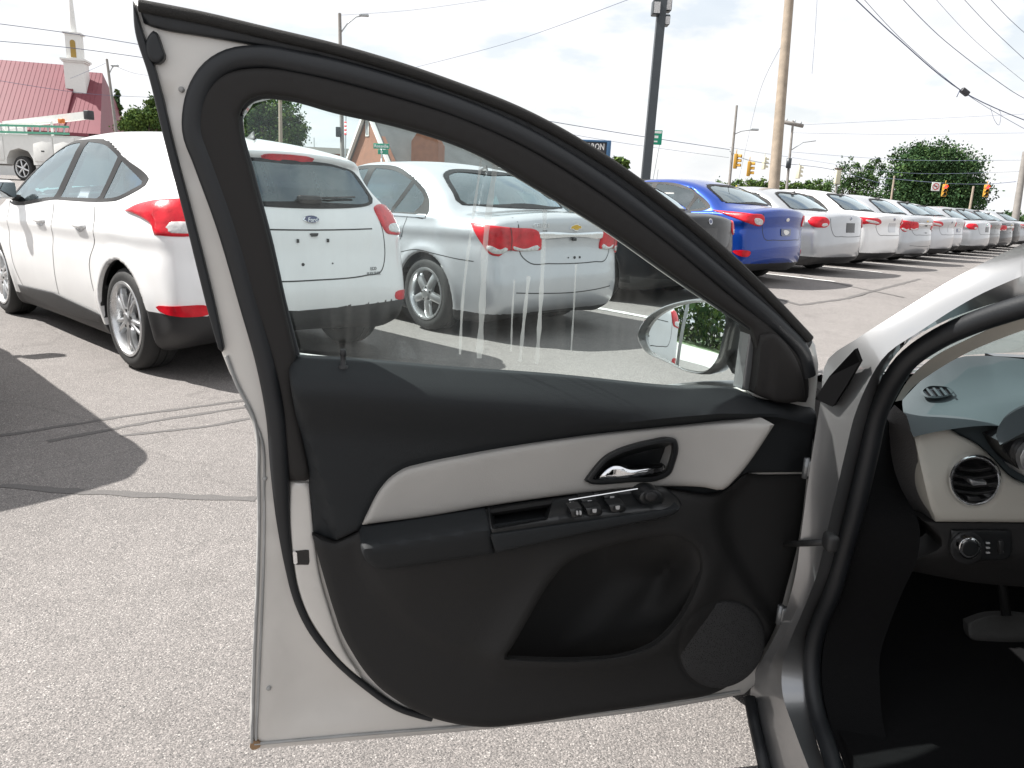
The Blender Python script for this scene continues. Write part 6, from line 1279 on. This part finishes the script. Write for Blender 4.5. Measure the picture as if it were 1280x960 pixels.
# ---------------- trees
def tree(name, px, py_top, D, crown, label, mats, leaf=.32, n=3200, trunk_px=5, base_px=None, seed=1, group=None, clumps=46, wob=.5, cat='tree'):
    """crown: list of (dx, py, rx, ry) lobes in sight-line measure; leaves are small faces in clumps"""
    r = np.random.default_rng(seed); k = D / FPX; a = at_depth(px, 250, D); g = float(gz(a[0], a[1])); e = empty(name, (a[0], a[1], g)); tag(e, label, cat, group)
    lob = []
    for (cx, cy, rx, ry) in crown:
        p = at_depth(cx, cy, D); lob.append((p - np.array([a[0], a[1], g]), np.array([rx * k, rx * k * .8, ry * k])))
    vol = np.array([l[1].prod() for l in lob]); pr = vol**.7 / (vol**.7).sum(); V = []; F = []; I = []
    cen = []
    for i in range(clumps * len(lob)):
        l = lob[r.choice(len(lob), p=pr)]; d = r.normal(size=3); d /= np.linalg.norm(d); rr = r.uniform(.25, 1.0)**.45; cen.append((l[0] + d * l[1] * rr, (l[1].mean() * r.uniform(.11, .24)), r.integers(0, len(mats)), rr))
    per = max(6, n // len(cen)); VV = []
    for c, s, mi, rr in cen:
        P = c + r.normal(size=(per, 3)) * s * np.array([1, 1, .75]); A = r.normal(size=(per, 3)); A /= np.linalg.norm(A, axis=1)[:, None]; B = np.cross(A, r.normal(size=(per, 3))); B /= np.linalg.norm(B, axis=1)[:, None]; L = leaf * r.uniform(.6, 1.3, (per, 1)); A = A * L * .5; B = B * L * .32
        VV.append(np.stack([P - A, P + B, P + A, P - B], 1).reshape(-1, 3)); I += list(np.where(r.random(per) < .75, mi, r.integers(0, len(mats), per)))
    V = np.vstack(VV); F = np.arange(len(V)).reshape(-1, 4)
    obj('crown', V, F, [M[q] for q in mats], e, I, smooth=False)['kind'] = 'stuff'
    tr = trunk_px * k / 2; b = MB(); top = np.mean([l[0] for l in lob], 0); b.tube([np.array([0, 0, -.2]), np.array([0, 0, top[2] * .5]), top * np.array([.6, .6, 1])], [tr * 1.2, tr, tr * .45], 8)
    for l in lob:
        q = np.array([0, 0, top[2] * r.uniform(.4, .6)]); b.tube([q, (q + l[0]) / 2 + np.array([0, 0, .1]), l[0] + np.array([0, 0, l[1][2] * .3])], [tr * .55, tr * .4, tr * .15], 6)
    b.build('trunk', M['bark'], e, True)
    return e
tree('oak_tree', 1165, 180, 70, [(1140, 215, 34, 30), (1168, 205, 40, 26), (1198, 220, 30, 32), (1180, 240, 48, 30), (1130, 245, 28, 28), (1215, 248, 18, 26), (1155, 258, 50, 20)], 'huge dark green oak tree with a rounded crown at the right', ['leafC', 'leafC', 'leafA'], .25, 40000, 12, seed=3, clumps=95)
tree('broad_tree', 1062, 195, 75, [(1062, 215, 18, 18), (1048, 230, 18, 14), (1080, 228, 20, 20), (1072, 245, 36, 16), (1095, 215, 10, 22)], 'open crowned tree with bare twigs left of the huge oak', ['leafA', 'leafC', 'leafA'], .21, 7000, 5, seed=4, clumps=34)
tree('broad_tree', 335, 122, 48, [(320, 150, 26, 30), (345, 142, 26, 24), (362, 165, 20, 26), (330, 180, 40, 24), (300, 150, 24, 30), (280, 165, 26, 30)], 'leafy green tree seen through the top corner of the door window', ['leafA', 'leafC', 'leafB'], .19, 30000, 8, seed=5, clumps=80)
tree('broad_tree', 190, 122, 52, [(195, 135, 14, 14), (185, 150, 26, 14), (172, 158, 22, 8), (205, 150, 16, 18)], 'bright green tree left of the door frame', ['leafB', 'leafA', 'leafB'], .18, 14000, 5, seed=6, clumps=60)
tree('slim_tree', 147, 120, 75, [(147, 128, 5, 14), (148, 142, 4, 10)], 'dark slim tree just behind the church roof edge', ['leafC', 'leafA'], .4, 900, 3, seed=7, clumps=20)
tree('small_tree', 776, 197, 60, [(775, 206, 10, 9), (768, 214, 10, 9)], 'small olive tree peeping over the door frame right of the sign board', ['leafA', 'leafB'], .34, 1300, 3, seed=8, clumps=24)
for i, (px, w_, py, lab) in enumerate(((905, 16, 234, 'low green tree on the skyline left of the slim grey pole'), (932, 18, 231, 'low green tree on the skyline below the orange traffic lights'), (952, 16, 232, 'low green tree on the skyline beside the thick wood pole'), (977, 12, 233, 'low green tree on the skyline right of the thick wood pole'), (1004, 14, 233, 'pale green tree on the skyline right of the crossarm pole'), (1024, 14, 232, 'pale green tree on the skyline left of the open crowned tree'), (1246, 18, 271, 'low bluish tree on the skyline right of the oak'), (1272, 14, 272, 'low bluish tree behind the right edge pole'))):
    tree('skyline_tree', px, py - 6, 120, [(px, py, w_, 7), (px + w_ * .6, py + 2, w_ * .6, 6), (px, py + 10, w_, 10)], lab, ['leafB', 'leafA'] if px < 1200 else ['leafA', 'leafC'], .35, 2600, 3, seed=20 + i, group='trees along the far skyline', clumps=16)
# ---------------- church with the red standing seam roof
o = at_depth(80, 160, 66); ch = empty('church', (o[0], o[1], float(gz(o[0], o[1]))), rad(15)); tag(ch, 'white church with a red metal roof and slender steeple', 'church'); g0 = ch.location.z
ze = o[2] - g0; kx = 66 / FPX
def roof_slab(name, x0, x1, z0, z1, dep, y0=0.0, hip=0):
    b = MB(); b.prism([(y0 - .4, z0 - .35), (y0 + dep, z1), (y0 + dep * 2, z0), (y0 + dep * 2, z0 - .25), (y0 + dep, z1 - .25), (y0 - .4, z0 - .6)], x0, x1 - hip, f=lambda a, c, d: (d, a, c))
    if hip: e0 = x1 - hip; b.add([(e0, y0 - .4, z0 - .35), (x1, y0 - .4, z0 - .35), (e0, y0 + dep, z1), (e0, y0 + dep * 2, z0), (x1, y0 + dep * 2, z0)], [(0, 1, 2), (1, 4, 2), (4, 3, 2)])
    r_ = b.build(name, M['redroof'], ch)
    n = int((x1 - x0) / .36); t = np.array([0, dep + .4, z1 - z0 + .35]); nn = np.array([0, -t[2], t[1]]) / np.linalg.norm(t)
    for k in range(n + 1):
        x = x0 + .02 + k * (x1 - x0 - .08) / n
        if x > x1 - hip - .03: continue
        s = np.array([x, y0 - .4, z0 - .35]); b = MB(); wq = (.022, 0, 0); b.add([s, s + wq, s + t + wq, s + t, s + nn * .018, s + nn * .018 + wq, s + t + nn * .018 + wq, s + t + nn * .018], [(4, 5, 6, 7), (0, 4, 7, 3), (1, 2, 6, 5), (0, 1, 5, 4), (3, 7, 6, 2)]); b.build('roof_seam', M['redroof'], r_)
zr = z_at(np.array(ch.location[:2]) + np.array([-2.0, 6.0]), 82) - g0
roof_slab('roof', -20, 0, ze, zr, 6.3); roof_slab('roof', 0.002, 2.9, ze, zr - .45, 6.3, .05, hip=.95)
b = MB(); b.box((-10, 6.3, (ze - .6) / 2), (19.4, 11.6, ze - .6)); b.box((1.3, 6.35, (ze - .6) / 2 - .01), (2.6, 11.4, ze - .62)); b.build('wall', M['stucco'], ch)
for gx in (-19.99,):
    b = MB(); b.prism([(.5, ze - .6), (6.3, zr - .75), (12.1, ze - .6)], gx, gx + .12, f=lambda a, c, d: (d, a, c)); b.build('gable', M['stucco'], ch)
stx = ch.matrix_basis.inverted() if False else None
def loc_of(px, py, D): 
    p = at_depth(px, py, D) - np.array(ch.location); a = -rad(15); return np.array([p[0] * math.cos(a) - p[1] * math.sin(a), p[0] * math.sin(a) + p[1] * math.cos(a), p[2]])
s0 = loc_of(97, 100, 69); s1 = loc_of(95, 77, 69); s2 = loc_of(94, 45, 69); s3 = loc_of(89, -22, 69); kk = 69 / FPX; sx, sy = s1[0], s1[1]
b = MB(); b.box((sx, sy, (s0[2] - 1.4 + s1[2]) / 2), (23 * kk, 23 * kk, s1[2] - s0[2] + 1.4)); st = b.build('steeple', M['stucco'], ch)
b = MB(); b.box((sx, sy, s1[2] + .05), (29 * kk, 29 * kk, .16)); b.box((sx, sy, s1[2] - .10), (26 * kk, 26 * kk, .14)); b.build('cornice', M['stucco'], st)
b = MB(); b.box((sx, sy, (s1[2] + .13 + s2[2]) / 2), (16.5 * kk, 16.5 * kk, s2[2] - s1[2] - .13)); b.build('belfry', M['stucco'], st)
b = MB(); b.box((sx, sy, s2[2] + .06), (21 * kk, 21 * kk, .12)); b.build('cornice', M['stucco'], st)
b = MB(); zc = (s1[2] + s2[2]) / 2 - .1; rw = 3.0 * kk; arch = [(-rw, -.75), (rw, -.75), (rw, .5)] + [(rw * math.cos(a), .5 + rw * math.sin(a)) for a in np.linspace(.2, math.pi - .2, 7)] + [(-rw, .5)]; b.prism([(a, c * 1.0 + zc) for a, c in arch], sy - 8.25 * kk - .03, sy - 8.25 * kk + .05, f=lambda a, c, d: (a + sx, d, c)); b.build('louvre', M['louvre'], st)
b = MB(); b.lathe([(4.0 * kk, 0), (.05, s3[2] - s2[2]), (.001, s3[2] - s2[2] + .1)], 8, c=(sx, sy, s2[2] + .12)); b.build('spire', M['stucco'], st)
# ---------------- brick chapel with the steep gable
o = at_depth(462, 240, 60); bc_ = empty('brick_chapel', (o[0], o[1], float(gz(o[0], o[1]))), 0); tag(bc_, 'steep gabled brick chapel with a grey shingle roof behind the silver saloon', 'chapel'); g0 = bc_.location.z
za = z_at(o[:2], 136) - g0; zb_ = z_at(o[:2], 215) - g0; rd = np.array([.80, .60]); wd = np.array([.60, -.80]); hwid = 43 * 60 / FPX / .60
def BL(u, v, z): return (rd[0] * u + wd[0] * v, rd[1] * u + wd[1] * v, z)
b = MB(); b.prism([(-hwid, 0), (hwid, 0), (hwid, zb_), (0, za), (-hwid, zb_)], 0, .3, f=lambda a, c, d: BL(d, a, c)); b.build('gable_wall', M['brick'], bc_)
b = MB(); b.prism([(-hwid + .1, 0), (hwid - .1, 0), (hwid - .1, zb_), (-hwid + .1, zb_)], .3, 17, f=lambda a, c, d: BL(d, a, c)); b.build('wall', M['brick'], bc_)
for sg in (-1, 1):
    b = MB(); b.prism([(0, za + .12), (sg * (hwid + .5), zb_ - .7), (sg * (hwid + .5), zb_ - .95), (0, za - .12)], -.15, 17.4, f=lambda a, c, d: BL(d, a, c)); b.build('roof', M['shingle'], bc_)
    b = MB(); b.prism([(0, za + .22), (sg * (hwid + .55), zb_ - .66), (sg * (hwid + .55), zb_ - 1.0), (0, za - .16)], -.4, -.152, f=lambda a, c, d: BL(d, a, c)); b.build('barge_board', M['stucco'], bc_)
b = MB(); b.prism([(-.28, za - 2.0), (.28, za - 2.0), (.28, za - .8), (-.28, za - .8)], -.06, .02, f=lambda a, c, d: BL(d, a - .35, c)); w_ = b.build('window', M['stucco'], bc_); b = MB(); b.prism([(-.16, za - 1.9), (.16, za - 1.9), (.16, za - .9), (-.16, za - .9)], -.08, -.061, f=lambda a, c, d: BL(d, a - .35, c)); b.build('pane', M['galv'], w_)
# brick cross gable on the roof slope
q = at_depth(531, 195, 55) - np.array(bc_.location); b = MB(); hw = 17 * 55 / FPX; ht = 31 * 55 / FPX
b.prism([(-hw, -4), (hw, -4), (hw, ht * .55), (hw * .45, ht), (-hw * .45, ht), (-hw, ht * .55)], 0, 4.5, f=lambda a, c, d: (q[0] + a, q[1] + d, q[2] + c)); b.build('cross_gable', M['brick'], bc_)
o = at_depth(409, 243, 72); e = empty('low_building', (o[0], o[1], float(gz(o[0], o[1])))); tag(e, 'low flat roofed building left of the brick chapel', 'building'); z1 = z_at(o[:2], 190) - e.location.z; ww = 60 * 72 / FPX
b = MB(); b.box((0, 3, z1 / 2), (ww, 6, z1)); b.build('wall', M['brick'], e); b = MB(); b.box((0, 2.9, z1 + .12), (ww + .5, 6.6, .5)); b.build('roof', M['flat_roof'], e)
pole('marker_post', (392.5, 172), (393, 196), 72, 1.6, M['galv'], 'thin vent post above the low flat building', 'post')
# ---------------- utility truck
o = at_depth(31, 213, 27); tz = float(gz(o[0], o[1])); tk = empty('utility_truck', (o[0], o[1], tz), rad(-17)); tag(tk, 'white utility truck with ladders and a boom in front of the church', 'truck')
b = MB(); wz = .42
for sx_, sz in ((0, 0),):
    b = MB(); b.prism([(-2.3, .55), (-.62, .55), (-.60, .75), (-.42, 1.0), (0, 1.10), (.42, 1.0), (.60, .75), (.62, .55), (2.6, .55), (2.6, 1.55), (-2.3, 1.55)], -.15, 1.9, f=lambda a, c, d: (a, d, c)); bd = b.build('service_body', M['stucco'], tk)
for x0, x1 in ((-2.2, -1.4), (-1.35, -.68), (.68, 1.55), (1.6, 2.5)):
    b = MB(); b.rbox(((x0 + x1) / 2, -.165, 1.08), (x1 - x0, .04, .82), .02, 2); dd = b.build('locker_door', M['stucco'], bd, True); b = MB(); b.rbox(((x0 + x1) / 2, -.19, 1.02), (.14, .02, .05), .008, 2); b.build('handle', M['darkmetal'], dd, True)
b = MB(); b.rbox((-3.7, .87, 1.25), (2.6, 2.0, 1.5), .2, 4); cb_ = b.build('cab', M['stucco'], tk, True); b = MB(); b.rbox((-3.6, -.14, 1.6), (1.4, .03, .5), .01, 2); b.build('cab_window', M['gloss_black'], cb_, True)
b = MB(); b.box((-2.0, .9, 1.78), (.7, 1.6, .42)); b.build('bulkhead', M['stucco'], tk)
for x in (0, -4.0):
    for y in (.02, 1.75):
        tm, rmm = wheel_mesh(.42, 'six'); w_ = link('wheel', tm, tk, (x, y, .42), (0, 0, math.pi if y < 1 else 0)); link('rim', rmm, w_)
b = MB(); P0 = np.array([-1.3, .5, 1.9]); P1 = np.array([2.7, .35, 2.28]); b.prism([(-.09, -.12), (.09, -.12), (.09, .12), (-.09, .12)], 0, 1, f=lambda a, c, d: tuple(P0 + (P1 - P0) * d + np.array([0, a, c]))); bm_ = b.build('boom', M['stucco'], tk)
b = MB(); b.rbox(tuple(P1), (.22, .26, .3), .03, 2); b.build('boom_tip', M['signblack'], bm_, True); b = MB(); b.rbox((1.75, .1, 2.05), (.22, .12, .16), .03, 2); b.build('marker_lamp', M['orange'], tk, True)
b = MB(); b.tube([(-.9, .2, 1.55), (-.9, .2, 1.95)], .04, 6).tube([(1.2, .2, 1.55), (1.2, .2, 2.05)], .04, 6).tube([(-.9, .2, 1.95), (1.2, .2, 2.02)], .04, 6); b.build('ladder_rack', M['stucco'], tk)
ld = MB(); 
for z in (1.62, 1.84): ld.box((.4, -.2, z), (3.9, .05, .07))
lad = ld.build('ladder', mat('ladder_green', (.07, .30, .20), .5), tk)
for k in range(11): b = MB(); b.box((-1.35 + k * .35, -.2, 1.73), (.04, .03, .16)); b.build('rung', M['galv'], lad)
# ---------------- what the door mirror looks at: kerbside left of the lot
xs = np.arange(-15, -7.9, 1.0); ground_sheet('side_street', xs, np.arange(-14, 5.1, 1.0), .006, M['concrete'], 'structure')
ground_sheet('lawn', np.arange(-60, -14.9, 3.0), np.arange(-14, 5.1, 1.0), .006, M['grass'], 'structure')
e = empty('sign_post', (-6.5, 2.35, 0)); tag(e, 'grey steel post reflected in the door mirror', 'post'); b = MB(); b.tube([(0, 0, -.05), (0, 0, 3.2)], .05, 10); b.build('shaft', M['galv'], e, True)
for i, (x, y, w_) in enumerate(((-19, 1.0, 2.2), (-20, 4.0, 2.4), (-19.5, -2.0, 2.2))):
    r = np.random.default_rng(60 + i); e = empty('bush', (x, y, 0)); tag(e, ('smaller rounded green bush in the middle of the lawn', 'largest rounded green bush at the far end of the lawn', 'smaller rounded green bush at the near end of the lawn')[i], 'bush', 'bushes on the lawn left of the lot'); V = []; F = []; I = []
    for _ in range(1500):
        d = r.normal(size=3); d /= np.linalg.norm(d); p = d * np.array([w_, w_, w_ * .7]) * r.uniform(.6, 1) + np.array([0, 0, w_ * .6]); u = r.normal(size=3) * .1; v = r.normal(size=3) * .1; b_ = len(V); V += [p - u, p + v, p + u, p - v]; F.append((b_, b_ + 1, b_ + 2, b_ + 3)); I.append(int(r.integers(0, 3)))
    f_ = obj('foliage', V, F, [M['leafA'], M['leafB'], M['leafC']], e, I, smooth=False); f_['kind'] = 'stuff'
